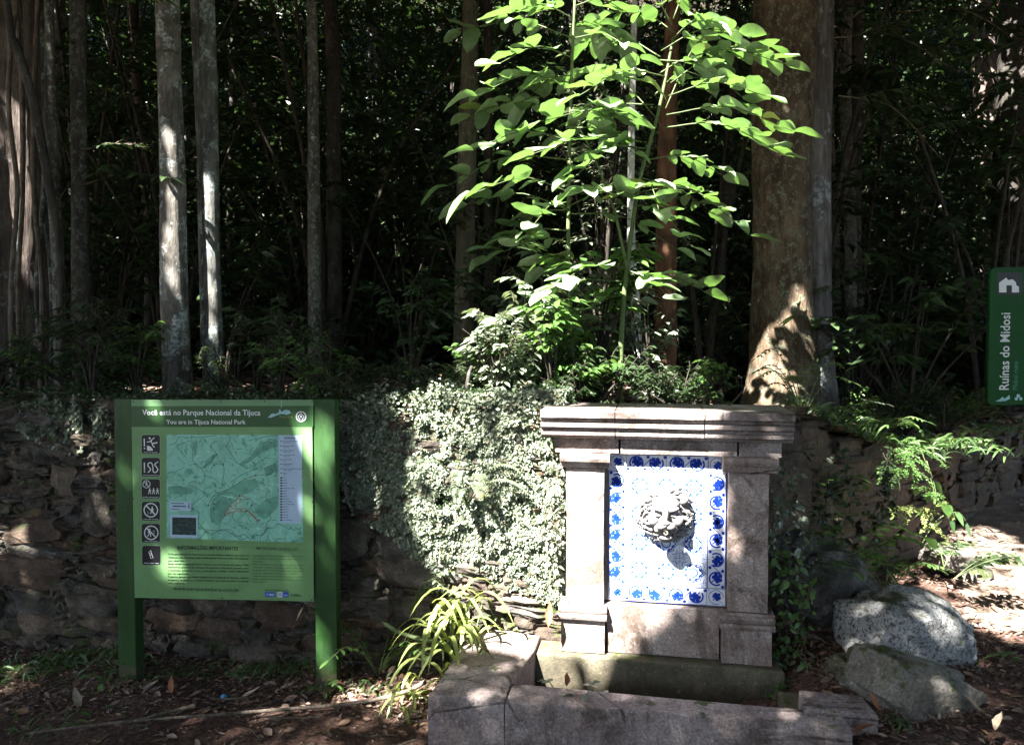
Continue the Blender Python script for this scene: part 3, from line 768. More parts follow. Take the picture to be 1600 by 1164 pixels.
class Print:
    """flat print placed on a board by position read off the photograph"""
    def __init__(s, fr, b, root): s.fr, s.b, s.root, s.parts, s.cur = fr, b, root, {}, 0
    def mb(s, name, mat):
        k = (name, s.cur)
        if k not in s.parts: s.parts[k] = (MB(), [])
        m, ms = s.parts[k]
        if mat not in ms: ms.append(mat)
        m.cm = ms.index(mat); return m
    def L(s, p, lvl): a, z = s.fr.loc(p[0], p[1], s.b); return (a, s.b - lvl * .0004, z)
    def poly(s, name, mat, pts, lvl=1): m_ = s.mb(name, mat); m_.poly([s.L(p, lvl) for p in pts], m_.cm)
    def line(s, name, mat, pts, wpx, lvl=2, closed=False, smooth=0):
        if smooth: pts = [tuple(q) for q in curve_pts([(x, y, 0) for x, y in pts], smooth)]
        P = [s.fr.loc(p[0], p[1], s.b) for p in pts]; w = wpx * .0031
        m_ = s.mb(name, mat); strip(m_, P, w, s.b - lvl * .0004, m_.cm, closed)
    def circ(s, name, mat, c, r0, r1, lvl=2, n=24):
        pts = [(c[0] + (r0 + r1) / 2 * math.cos(k * 2 * math.pi / n), c[1] + (r0 + r1) / 2 * math.sin(k * 2 * math.pi / n)) for k in range(n)]
        if r0 <= 0: s.poly(name, mat, [(c[0] + r1 * math.cos(k * 2 * math.pi / n), c[1] + r1 * math.sin(k * 2 * math.pi / n)) for k in range(n)], lvl)
        else: s.line(name, mat, pts, r1 - r0, lvl, True)
    def rrect(s, name, mat, x0, y0, x1, y1, r, lvl=1):
        P = []
        for (cx, cy, a) in ((x1 - r, y0 + r, -90), (x1 - r, y1 - r, 0), (x0 + r, y1 - r, 90), (x0 + r, y0 + r, 180)):
            for k in range(5): t = math.radians(a + k * 22.5); P.append((cx + r * math.cos(t), cy + r * math.sin(t)))
        s.poly(name, mat, P, lvl)
    def text(s, name, mat, body, p0, p1, cap_px, lvl=3, bold=0.0, jig=None):
        old = s.cur
        if name in ('lettering',): s.cur = 'line%d' % len(s.parts)
        a0, z0 = s.fr.loc(*p0, s.b); a1, z1 = s.fr.loc(*p1, s.b)
        V, F = text_mesh(body, math.hypot(a1 - a0, z1 - z0), cap_px * .0031, bold=bold)
        t = math.atan2(z1 - z0, a1 - a0); c, sn = math.cos(t), math.sin(t)
        W = [(a0 + v[0] * c - v[2] * sn, s.b - lvl * .0004, z0 + v[0] * sn + v[2] * c) for v in V]
        m_ = s.mb(name, mat); m_.add(W, F, m_.cm); s.cur = old
    def finish(s, dz=0):
        for (name, cur), (mb, ms) in s.parts.items():
            o = link(name, mesh(name, mb.V, mb.F, [M[q] for q in ms], mb.M), None, s.root)
            if name in ('map_line', 'map_marker', 'screw'): o['kind'] = 'stuff'
M['sign_panel'] = flat_mat('green_panel', (.15, .29, .12), .38, .4, .22, 7)
M['sign_strip'] = flat_mat('green_strip', (.13, .25, .12), .38, .4, .2, 9)
M['sign_dark'] = flat_mat('dark_green_band', (.030, .085, .026), .38, .4, .15, 9)
M['sign_post'] = flat_mat('green_post_paint', (.014, .052, .009), .5, .35, .5, 7, .0012, weather=1)
M['ink_black'] = flat_mat('black_print', (.012, .012, .016), .4, .4, .1)
M['ink_text'] = flat_mat('dark_text_print', (.018, .035, .018), .4, .4, .1)
M['ink_text2'] = flat_mat('green_text_print', (.045, .10, .04), .4, .4, .1)
M['ink_white'] = flat_mat('white_print', (.62, .66, .66), .4, .4, .1)
M['ink_line'] = flat_mat('map_line_print', (.02, .07, .055), .4, .4, .1)
M['ink_soft'] = flat_mat('map_soft_line_print', (.07, .22, .16), .4, .4, .1)
M['ink_shade'] = flat_mat('map_shade_print', (.135, .36, .26), .4, .4, .5, 26)
M['ink_red'] = flat_mat('map_red_print', (.30, .06, .06), .4, .4, .1)
M['ink_yellow'] = flat_mat('map_yellow_print', (.34, .38, .12), .4, .4, .1)
M['ink_blue'] = flat_mat('blue_logo_print', (.02, .08, .38), .4, .4, .1)
M['ink_legend'] = flat_mat('legend_print', (.38, .50, .62), .4, .4, .12, 9)
M['ink_photo'] = (lambda t: t.done(t.ramp(t.noise(45, 5, .7, stretch=(1, 1, 2)), [(.35, (.012, .02, .03)), (.55, (.03, .06, .05)), (.7, (.08, .12, .10))]), .4))(NT('aerial_photo_print'))
M['ink_logo'] = flat_mat('pale_blue_logo_print', (.30, .52, .55), .4, .4, .3, 60)
M['ink_gold'] = flat_mat('ochre_logo_print', (.35, .30, .10), .4, .4, .1)
def map_mat():
    t = NT('relief_map_print'); n = t.noise(24, 7, .66, dist=1.1, stretch=(1, 1, 1)); n2 = t.noise(7, 4, .55, dist=1.5)
    n3 = t.noise(16.2, 6, .62, dist=.9, vec=None, stretch=(1.0, 1, 1.03))
    rid = t.math('SUBTRACT', n3, n)
    c = t.ramp(n, [(.34, (.07, .22, .15)), (.42, (.16, .40, .30)), (.50, (.23, .50, .39)), (.58, (.19, .46, .35)), (.66, (.30, .60, .48))])
    c = t.mix(t.gray(n2, .50, .56), c, t.mix(.25, c, (.07, .20, .12)))
    return t.done(c, .38, None, .4)
M['map'] = map_mat()
# ---- information board
SG = Frame(at(350, 1075, 3.58), math.radians(3.4))
board = thing('information_board', 'large green park information board with relief map on two green posts', 'sign', tuple(SG.O), -SG.yaw)
def sl(px, py, b=0.0): return SG.loc(px, py, b)
zg0 = gz(-1.9, 3.6) - .05
pa, pb_ = sl(181, 623, -.0)[0], sl(205.5, 623, -.0)[0]
zt_ = sl(190, 623)[1]
for (x0, x1) in ((sl(179, 700)[0], sl(206.5, 700)[0]), (sl(490.5, 700)[0], sl(523.5, 700)[0])):
    mb = MB(); mb.box(x0, x1, 0.0, .075, zg0, zt_, bev=.003); mb.build('post', M['sign_post'], board)
PB = -.006
a0, z1 = sl(205, 624, PB); a1, z0 = sl(490, 939.5, PB)
mb = MB(); mb.box(a0 - .001, a1 + .001, PB, -.001, z0, z1 - .002, bev=.001)
mb.box(a0 + .02, a1 - .02, .0, .03, z1 - .06, z1 - .03); mb.box(a0 + .02, a1 - .02, .0, .03, z0 + .03, z0 + .06)
panel = mb.build('panel', M['sign_panel'], board)
PR = Print(SG, PB, board)
PR.poly('header_strip', 'sign_strip', [(205.2, 624.5), (489.5, 624.5), (489.5, 634), (205.2, 635)], 1)
PR.poly('header_band', 'sign_dark', [(205.2, 634.5), (489.5, 634), (489.5, 667), (205.2, 667)], 2)
PR.text('lettering', 'ink_white', 'Você está no Parque Nacional da Tijuca', (222.5, 648.3), (407, 648.8), 8.6, 3, .012)
PR.text('lettering', 'ink_white', 'You are in Tijuca National Park', (260, 662.3), (384, 662.6), 6.8, 3, .012)
# hill logo and heritage emblem
PR.poly('logo', 'ink_logo', [(418, 652.4), (425, 646), (431, 646.5), (436, 644), (437, 638.5), (440, 643.5), (446, 640), (452, 641), (455, 645), (449, 648), (440, 646.5), (431, 649.5), (424, 652.5)], 3)
PR.line('logo', 'ink_logo', [(439.6, 626.5), (439.3, 637)], .8, 3)
PR.text('logo_lettering', 'ink_gold', 'T I J U C A', (436.5, 653), (457.5, 653), 3.2, 3, .01)
PR.circ('emblem', 'ink_white', (470.5, 650.8), 6.6, 8.4, 3); PR.circ('emblem', 'ink_black', (470.5, 650.8), 0, 6.0, 3)
PR.line('emblem', 'ink_white', [(469.2, 656), (465.5, 651), (470.5, 646), (475.5, 651), (471.8, 656)], 1.5, 4)
PR.poly('emblem', 'ink_white', [(470.5, 648.6), (472.6, 650.8), (470.5, 653), (468.4, 650.8)], 4)
# map, traced in the enlargement (factor 5.333, corner 200,660)
Q = lambda x, y: (200 + x / 5.333, 660 + y / 5.333)
PR.poly('map', 'map', [Q(322, 100), Q(1256, 102), Q(1452, 106), Q(1460, 1000), Q(322, 962)], 1)
def ml(pts, mat='ink_line', w=.75, lvl=3, smooth=0): PR.line('map_line', mat, [Q(*p) for p in pts], w, lvl, False, smooth)
for P_ in ([(345, 190), (400, 165), (420, 125), (450, 118), (490, 130), (530, 122), (610, 126), (660, 118), (740, 105)],
           [(532, 105), (540, 290), (560, 340), (610, 380), (640, 440), (610, 510), (545, 488), (505, 520), (560, 540), (640, 600), (560, 660), (535, 715), (590, 745), (590, 830), (640, 910), (590, 975)],
           [(812, 100), (845, 112), (850, 150), (822, 200), (860, 260), (900, 320), (930, 345), (985, 305), (1040, 275), (1080, 200), (1115, 160), (1150, 165), (1190, 140), (1250, 155)],
           [(610, 380), (680, 330), (735, 265)], [(640, 890), (740, 900), (850, 890), (905, 945), (970, 930), (1020, 970), (1060, 940), (1120, 935), (1160, 880), (1220, 875), (1250, 845), (1320, 870), (1340, 890), (1360, 870), (1380, 900), (1400, 875), (1420, 890), (1450, 870)],
           [(640, 900), (700, 930), (780, 890), (860, 920), (940, 975), (1010, 950)], [(1100, 1000), (1110, 940), (1160, 900), (1155, 840), (1190, 800), (1170, 740)],
           [(665, 700), (690, 640), (740, 590), (810, 565), (900, 520), (940, 490), (1060, 440), (1120, 435), (1200, 430)], [(800, 585), (880, 590), (920, 640), (1020, 640), (1035, 690), (1000, 740)],
           [(1230, 450), (1240, 410), (1220, 340), (1250, 320)], [(690, 200), (715, 230), (740, 265), (760, 325), (795, 350), (800, 430), (780, 520)], [(695, 385), (720, 350), (795, 350)],
           [(1060, 160), (1100, 130), (1180, 112), (1240, 108)]):
    ml(P_, smooth=len(P_) * 4)
for P_ in ([(345, 420), (420, 400), (470, 370)], [(330, 560), (400, 540), (470, 545)], [(850, 500), (960, 430), (1080, 380)], [(640, 440), (720, 470), (760, 510)], [(930, 345), (1000, 380), (1080, 340), (1180, 270)],
           [(700, 620), (760, 600), (840, 610)], [(900, 640), (900, 720), (870, 780), (910, 830), (960, 830)], [(400, 200), (440, 240), (490, 300)], [(860, 160), (880, 230)], [(960, 130), (975, 200), (1000, 240)],
           [(1010, 880), (1000, 920), (1050, 960)], [(1180, 900), (1160, 960), (1190, 990)], [(1180, 560), (1150, 620), (1200, 690)]):
    ml(P_, 'ink_soft', 1.0, 2, 12)
for P_ in ([(625, 385), (655, 310), (720, 260), (735, 275), (700, 340), (650, 375)], [(935, 350), (1040, 280), (1110, 170), (1245, 150), (1250, 200), (1140, 230), (1080, 280), (1010, 330), (940, 360)],
           [(680, 710), (700, 640), (800, 570), (950, 490), (1060, 465), (1100, 520), (1010, 590), (900, 620), (780, 600)], [(680, 720), (780, 610), (900, 640), (850, 700), (800, 790), (760, 860), (690, 830)],
           [(330, 530), (430, 525), (560, 570), (480, 600), (340, 595)], [(1130, 380), (1240, 330), (1250, 400), (1160, 450)], [(1050, 720), (1150, 640), (1250, 610), (1250, 700), (1160, 800), (1080, 770)], [(1340, 1000), (1458, 950), (1458, 1000)], [(540, 160), (580, 150), (575, 250), (550, 300)]):
    PR.cur += 1; PR.poly('map_relief', 'ink_shade', [Q(*p) for p in P_], 1.5)
for P_ in ([(800, 790), (830, 720), (880, 680), (930, 610), (1020, 640)], [(820, 760), (900, 740), (1000, 740), (1040, 780), (1095, 820)], [(850, 700), (900, 720), (985, 715)], [(925, 620), (940, 650), (890, 690)], [(1010, 740), (1060, 790), (1080, 835)], [(850, 720), (830, 780)]):
    ml(P_, 'ink_red', 1.0, 4, 14)
for P_ in ([(960, 490), (1000, 465), (1060, 450), (1100, 410)], [(1090, 480), (1100, 560), (1160, 560), (1140, 620)], [(330, 110), (350, 140), (400, 120)], [(1160, 520), (1220, 480), (1250, 430)]):
    ml(P_, 'ink_yellow', .6, 4, 12)
for p in ((690, 200), (740, 268), (795, 350), (722, 352), (718, 678), (715, 720), (850, 640), (1065, 440), (930, 610), (1030, 690), (810, 770), (1095, 815), (670, 690), (990, 730)):
    PR.circ('map_marker', 'ink_line', Q(*p), 0, 1.5, 5, 6)
PR.cur = 0; rr = random.Random(11)
for k in range(46):                                   # place names too small to read
    x = rr.uniform(360, 1200); y = rr.uniform(140, 940)
    if x < 600 and y > 640: continue
    w = rr.uniform(14, 46); PR.line('map_line', 'ink_line', [Q(x, y), Q(x + w, y + w * .03)], .7, 4)
PR.poly('scale_box', 'ink_legend', [Q(350, 655), Q(525, 660), Q(525, 735), Q(350, 732)], 4)
PR.line('scale_box', 'ink_line', [Q(360, 672), Q(470, 674)], 1.2, 5); PR.line('scale_box', 'ink_line', [Q(372, 696), Q(485, 698)], 1.8, 5); PR.line('scale_box', 'ink_line', [Q(360, 720), Q(430, 722)], 1, 5)
PR.line('scale_box', 'ink_line', [Q(512, 670), Q(505, 710)], 1.2, 5); PR.line('scale_box', 'ink_line', [Q(505, 690), Q(516, 712)], 1.2, 5)
PR.poly('inset_photo', 'ink_legend', [Q(352, 768), Q(580, 772), Q(580, 960), Q(352, 956)], 4); PR.poly('inset_photo', 'ink_photo', [Q(370, 788), Q(570, 792), Q(570, 938), Q(370, 932)], 5)
# legend
PR.poly('legend', 'ink_legend', [Q(1256, 107), Q(1452, 110), Q(1446, 845), Q(1262, 836)], 4)
PR.text('legend', 'ink_black', 'LEGENDA', Q(1302, 136), Q(1394, 137), 3.2, 5, .02)
words = ['Limite do Parque Nacional', 'Park limits', 'Estrada principal', 'Main road', 'Trilha sinalizada', 'Marked trail', 'Trilha transcarioca', 'Long trail', 'Rio principal', 'River', 'Estrada fechada', 'Closed road', 'Centro de Visitantes e recepção', 'Visitor center', 'Portão', 'Gate',
         'Pico', 'Gruta', 'Mirante', 'Ponte', 'Restaurante e café', 'Capela', 'Museu', 'Ruínas', 'Cachoeira', 'Estacionamento', 'Área de piquenique', 'Banheiros', 'Parquinho', 'Represa', 'Ciclovia', 'Escalada', 'Você está aqui']
y = 152
for k, wd in enumerate(words):
    PR.text('legend', 'ink_ink' if 0 else 'ink_black', wd, Q(1296, y + 6), Q(1296 + 5.0 * len(wd), y + 6 + .1 * len(wd)), 1.7, 5, .02)
    if k % 2 == 0 or k > 15: PR.line('legend', 'ink_black', [Q(1270, y + 4), Q(1288, y + 4)], 1.0 if k < 16 else 2.2, 5)
    y += 13 if k < 16 and k % 2 == 0 else (25 if k < 16 else 22)
    if y > 828: break
# headings and text
PR.text('lettering', 'ink_text', 'INFORMAÇÕES IMPORTANTES', (277.5, 857.8), (372, 859.3), 6.0, 3, .015)
PR.text('lettering', 'ink_text2', 'IMPORTANT GUIDELINES', (400, 858.6), (467, 860.6), 5.2, 3, .005)
para = ['O Parque Nacional da Tijuca oferece diversas trilhas e atrativos para todos os', 'visitantes, com diferentes níveis de dificuldade. Passe no Centro de Visitantes', 'para saber mais.',
        'Esteja atento e preparado para o atrativo que você pretende realizar. Evite', 'transtornos, preservando crianças. Leve lanterna, corta-vento, protetor solar', 'e repelente, quando for o caso, entre outros. Cuidado, você é responsável', 'por sua segurança!',
        'Caminhe apenas nas trilhas, colabore com a limpeza do Parque, respeite', 'os animais, as plantas e os demais visitantes. Aproveite seu lazer e a contato', 'com a natureza.']
for k, s_ in enumerate(para):
    yy = 866.6 + k * 5.02; full = k not in (2, 6, 9); x1 = 388.6 if full else 263 + (26 if k == 2 else 31 if k == 6 else 26)
    PR.text('paragraph', 'ink_text', s_, (262.8, yy), (x1, yy + (x1 - 262.8) * .016), 2.6, 3, .022)
para2 = ['Tijuca National Park offers several attractions with', 'diverse difficulty levels. Go to the Visitor Center to', 'know more.', 'Before starting any activity, be aware and equipped', 'with water, a lantern and insect repellent. Take care,', 'do not go alone and inform somebody of your plans.', 'You are responsible for your own safety!', 'Walk always on the trail, help us to keep the Park', 'clean, respect animals, plants and other visitors.', 'Enjoy nature!']
for k, s_ in enumerate(para2):
    yy = 868.5 + k * 4.55; full = k not in (2, 6, 9); x1 = 473 if full else 395 + (16 if k == 2 else 68 if k == 6 else 21)
    PR.text('paragraph', 'ink_text2', s_, (395, yy), (x1, yy + (x1 - 395) * .02), 2.2, 3, .012)
PR.text('lettering', 'ink_text', 'www.parquedatijuca.com.br', (271, 921.5), (374.5, 924.2), 6.0, 3, .006)
PR.text('small_print', 'ink_text', 'GESTÃO COMPARTILHADA', (414, 922.3), (451, 923), 1.8, 3, .02)
PR.rrect('partner_logo', 'ink_blue', 414.3, 924.3, 430, 932.3, 1, 3); PR.text('partner_logo', 'ink_white', 'RIO', (421.5, 930.4), (428.5, 930.5), 3.6, 4, .02); PR.line('partner_logo', 'ink_white', [(416, 930), (418, 926.5), (420.5, 930)], .7, 4)
PR.cur += 1; PR.rrect('partner_logo', 'ink_white', 434, 924.6, 441.5, 932.8, 1, 3); PR.circ('partner_logo', 'ink_blue', (437.8, 928.5), 1.4, 2.8, 4, 12)
PR.rrect('partner_logo', 'ink_blue', 441.5, 924.6, 451, 932.8, 1, 3); PR.text('partner_logo', 'ink_white', 'GOV', (443, 930.6), (450, 930.7), 2.4, 4, .01)
PR.cur += 1; PR.text('partner_logo', 'ink_text', 'ICMBio', (454.5, 931), (470.5, 931.4), 3.8, 3, .02)
# pictograms
def pic(y0, y1, x0=221.5, x1=250.0):
    PR.cur += 1
    PR.rrect('pictogram', 'ink_soft2', x0 - .9, y0 - .9, x1 + .9, y1 + .9, 4.2, 2); PR.rrect('pictogram', 'ink_black', x0, y0, x1, y1, 3.6, 3)
M['ink_soft2'] = flat_mat('pale_outline_print', (.20, .33, .19), .4)
def wl_(pts, w=1.7, c=False, sm=0): PR.line('pictogram', 'ink_white', pts, w, 4, c, sm)
def wp(pts): PR.poly('pictogram', 'ink_white', pts, 4)
def dot(x, y, r): PR.circ('pictogram', 'ink_white', (x, y), 0, r, 4, 12)
def cap(t, x0, x1, y): PR.text('pictogram', 'ink_white', t, (x0, y), (x1, y + .2), 1.7, 4, .012)
pic(679.5, 709); wl_([(225.6, 685), (225.9, 697)], 1.9); dot(226, 700.3, 1.2); dot(234, 684.5, 1.6)
wl_([(229.8, 690.5), (234, 690), (241.5, 683.5)], 1.5); wl_([(236, 688), (238, 693), (246.3, 691.2)], 2.0); wl_([(238, 693), (240, 697.5), (242, 698.5)], 1.7)
wp([(230, 696), (235.5, 697.5), (239, 702), (239, 704), (230, 704)]); cap('Risco de quedas', 225, 246.5, 707.3)
pic(715, 744.5); wl_([(225.8, 722.5), (226, 734.5)], 1.9); dot(226, 737, 1.2)
wl_([(231.5, 738), (235.5, 733), (231.5, 727.5), (232.5, 723.5), (236.5, 723), (239, 728), (239.5, 736), (243, 738), (247, 734), (244.5, 729), (242, 725.5), (245, 722.5)], 1.7, sm=50); wl_([(244, 723.6), (247.6, 720.8)], 1.2)
cap('Animais peçonhentos', 223.8, 248, 742.8)
def walker(x, y, h=9.5):
    dot(x, y - h * .44, h * .10); wl_([(x, y - h * .34), (x, y)], h * .17); wl_([(x, y - .5), (x - h * .16, y + h * .22), (x - h * .2, y + h * .42)], h * .11); wl_([(x, y - .5), (x + h * .14, y + h * .2), (x + h * .12, y + h * .42)], h * .11)
    wl_([(x, y - h * .3), (x - h * .22, y - h * .05)], h * .09); wl_([(x, y - h * .3), (x + h * .22, y - h * .08)], h * .09)
pic(748.5, 778.5); PR.circ('pictogram', 'ink_white', (229.2, 756.2), 5.1, 6.2, 4, 24); walker(229.2, 756.2, 7.5); wl_([(225.2, 752.2), (233.2, 760.2)], 1.0)
for x in (234.3, 240.3, 246.3): walker(x, 767.5, 10)
cap('Ande em grupo', 223.5, 247.5, 777)
pic(783.5, 813); PR.circ('pictogram', 'ink_white', (235.9, 796.8), 9.6, 11.4, 4, 30); walker(238.2, 797.5, 12); wl_([(228.3, 789.2), (243.5, 804.4)], 1.9)
for p in ((231, 799.5), (233, 801.5), (231.3, 803)): dot(*p, .6)
cap('Lixo não se joga', 225, 247.5, 811.3)
pic(818, 847.5); PR.circ('pictogram', 'ink_white', (236.6, 832), 9.6, 11.4, 4, 30); walker(234, 832.5, 13); wl_([(229, 824.4), (244.2, 839.6)], 1.9)
for p in ((239.5, 830), (241.5, 829), (241, 832.5)): dot(*p, .7)
cap('Não colete plantas', 226.5, 247.5, 846)
pic(852.3, 882.5, 222.3, 251); wl_([(232.6, 861.3), (235.8, 860.4), (239.5, 871.2), (236.3, 872.4)], 1.0, True); wl_([(234.2, 864.3), (236, 863.7), (237, 866.6), (235.2, 867.2)], .6, True); wl_([(235.8, 860.4), (235.4, 859)], .8)
cap('Dicas úteis aqui', 225.8, 248.5, 880)
PR.cur = 0
# screws
for p in ((208, 628), (345, 627), (414, 626.8), (487.8, 627), (208.5, 779), (488, 784), (210, 928.5), (347, 934), (487, 940.5), (209, 886)):
    PR.circ('screw', 'ink_black', (p[0], min(p[1], 937)), 0, 1.1, 4, 8)
PR.finish()
# ---- trail sign at the right edge
TS = Frame(at(1590, 640, 4.9), math.radians(6))
tsign = thing('trail_sign', 'narrow dark green trail sign with white ruin icon and upright lettering at the right edge', 'sign', tuple(TS.O), -TS.yaw)
M['trail_green'] = flat_mat('deep_green_enamel', (.008, .060, .014), .55, .2, .2, 8)
mb = MB(); (a0, z1), (a1, z0) = TS.loc(1548, 418), TS.loc(1640, 633)
P8 = []
for (cx, cz, s0) in ((a1 - .035, z1 - .035, 0), (a0 + .035, z1 - .035, 90), (a0 + .035, z0 + .035, 180), (a1 - .035, z0 + .035, 270)):
    for k in range(5): t = math.radians(s0 + k * 22.5); P8.append((cx + .035 * math.cos(t), cz + .035 * math.sin(t)))
n = len(P8); mb.add([(x, 0, z) for x, z in P8] + [(x, .03, z) for x, z in P8], [tuple(range(n)), tuple(range(n, 2 * n))[::-1]] + [(i, (i + 1) % n, n + (i + 1) % n, n + i) for i in range(n)])
mb.build('panel', M['trail_green'], tsign)
PT = Print(TS, -.001, tsign)
PT.rrect('icon', 'ink_black', 1558, 426, 1597.5, 461, 3, 1)
PT.poly('icon', 'ink_white', [(1561, 457), (1561, 442), (1572, 434), (1575, 438), (1582, 436.5), (1587, 441), (1588, 446), (1592, 448), (1592, 457), (1581, 457), (1581, 446), (1572.5, 446), (1572.5, 457)], 2)
def vtext(body, px, py0, py1, cap_px, mat, bold=0.0):
    a, zb = TS.loc(px, py0); _, ze = TS.loc(px, py1)
    V, F = text_mesh(body, ze - zb, cap_px * 4.9 / F_PX, bold=bold)
    PT.cur += 1; m_ = PT.mb('lettering', mat); m_.add([(a - v[2], -.0022, zb + v[0]) for v in V], F, m_.cm)
vtext('Ruínas do Midosi', 1575.5, 609, 489, 14, 'ink_white', .012)
vtext('Midosi ruins', 1589.5, 609, 565, 7.5, 'ink_soft', .0)
PT.poly('logo', 'ink_logo', [(1555, 627), (1562, 624), (1566, 620), (1570, 623), (1577, 617), (1578, 623), (1572, 626), (1564, 627)], 2)
PT.circ('logo', 'ink_logo', (1591, 618.5), 0, 3, 2, 10); PT.circ('logo', 'ink_logo', (1588, 623), 0, 2.6, 2, 10); PT.circ('logo', 'ink_logo', (1595, 623), 0, 2.6, 2, 10)
PT.finish()
px_, pyy = TS.w((a0 + a1) / 2 , .05, 0)[:2]
mb = MB(); zgp = tz(px_, pyy) - .1
xpost = TS.loc(1628, 600)[0]; mb.tube([(xpost, .055, zgp), (xpost, .055, z1 - .03)], [.025, .025], 12); mb.build('post', M['sign_post'], tsign, smooth=False)

# ------------------------------------------------------------------ leaves
def unit(v): return v / np.maximum(1e-9, np.linalg.norm(v, axis=-1, keepdims=True))
def leaf_arrays(P, D, N, L, W, droop=.25, fold=.25, hi=False, shape=None):
    """leaves: base points P, directions D, face normals N, lengths L, widths W -> V, F"""
    P = np.asarray(P, float); n = len(P); D = unit(np.asarray(D, float)); N = np.asarray(N, float)
    S = unit(np.cross(D, N)); N = np.cross(S, D)
    L = np.broadcast_to(np.asarray(L, float), (n,))[:, None]; W = np.broadcast_to(np.asarray(W, float), (n,))[:, None]
    dr = np.broadcast_to(np.asarray(droop, float), (n,))[:, None]
    down = np.array([0, 0, -1.0])
    def pt(t, s, f=0.0): return P + D * L * t + down * dr * L * t * t + S * W * .5 * s + N * f * W
    if hi:
        sh = shape or ((.18, .62), (.42, 1.0), (.68, .78), (.88, .34))
        rows = [pt(0, 0)]
        for (t, w) in sh: rows += [pt(t, -w, fold * w * .5), pt(t, 0), pt(t, w, fold * w * .5)]
        rows.append(pt(1, 0)); k = len(rows)
        F = [(0, 2, 1), (0, 3, 2)]
        for r in range(len(sh) - 1):
            a = 1 + 3 * r; F += [(a, a + 1, a + 4), (a, a + 4, a + 3), (a + 1, a + 2, a + 5), (a + 1, a + 5, a + 4)]
        a = 1 + 3 * (len(sh) - 1); F += [(a, a + 1, k - 1), (a + 1, a + 2, k - 1)]
    else:
        rows = [pt(0, 0), pt(.45, -1, fold), pt(.45, 1, fold), pt(1, 0)]; k = 4; F = [(0, 3, 1), (0, 2, 3)]
    V = np.stack(rows, 1).reshape(-1, 3)
    F = (np.arange(n)[:, None, None] * k + np.array(F)[None]).reshape(-1, 3)
    return V, F
def rdir(n, up=0.0, spread=1.0):
    a = RNG.uniform(0, 2 * math.pi, n); z = RNG.normal(up, .35 * spread, n)
    return np.stack([np.cos(a), np.sin(a), z], -1)
def rnorm(n, tilt=.5, bias=(0, 0, 1)):
    return unit(np.array(bias)[None] + RNG.normal(0, tilt, (n, 3)))
def leaf_obj(name, V, F, mat, parent=None, smooth=False): return link(name, mesh(name, V, F, [mat], smooth=smooth), None, parent)

# ------------------------------------------------------------------ where the sun comes through the crowns
# each opening: a polygon on a surface of the place (read off the photograph) through which the crowns let the sun
TSV = TO_SUN
class Gap:
    def __init__(s, fr, b, px, keep=0.0): 
        s.fr, s.b, s.keep = fr, b, keep; s.poly = np.array([fr.loc(x, y, b) for x, y in px])
    def proj(s, P):
        O = s.fr.O + s.fr.n * s.b; t = ((P - O) @ s.fr.n) / (TSV @ s.fr.n)
        Q_ = P - TSV * t[:, None]; return (Q_ - O) @ s.fr.u, Q_[:, 2], t
    def near(s, P, m):
        a, z, t = s.proj(P); lo, hi = s.poly.min(0) - m, s.poly.max(0) + m
        return (t > 0) & (a > lo[0]) & (a < hi[0]) & (z > lo[1]) & (z < hi[1])
    def test(s, P):
        a, z, t = s.proj(P); return in_poly(a, z, s.poly) & (t > 0)
class GapZ(Gap):
    def __init__(s, z, px, keep=0.0):
        s.z, s.keep = z, keep; s.poly = np.array([atz(x, y, z)[:2] for x, y in px])
    def proj(s, P):
        t = (P[:, 2] - s.z) / TSV[2]; Q_ = P - TSV * t[:, None]; return Q_[:, 0], Q_[:, 1], t
def in_poly(x, y, poly):
    c = np.zeros(len(x), bool); j = len(poly) - 1
    for i in range(len(poly)):
        xi, yi = poly[i]; xj, yj = poly[j]
        c ^= ((yi > y) != (yj > y)) & (x < (xj - xi) * (y - yi) / (yj - yi + 1e-9) + xi); j = i
    return c
def fr_at(Y): return Frame((0, Y), 0.0)
WLb = 0.0
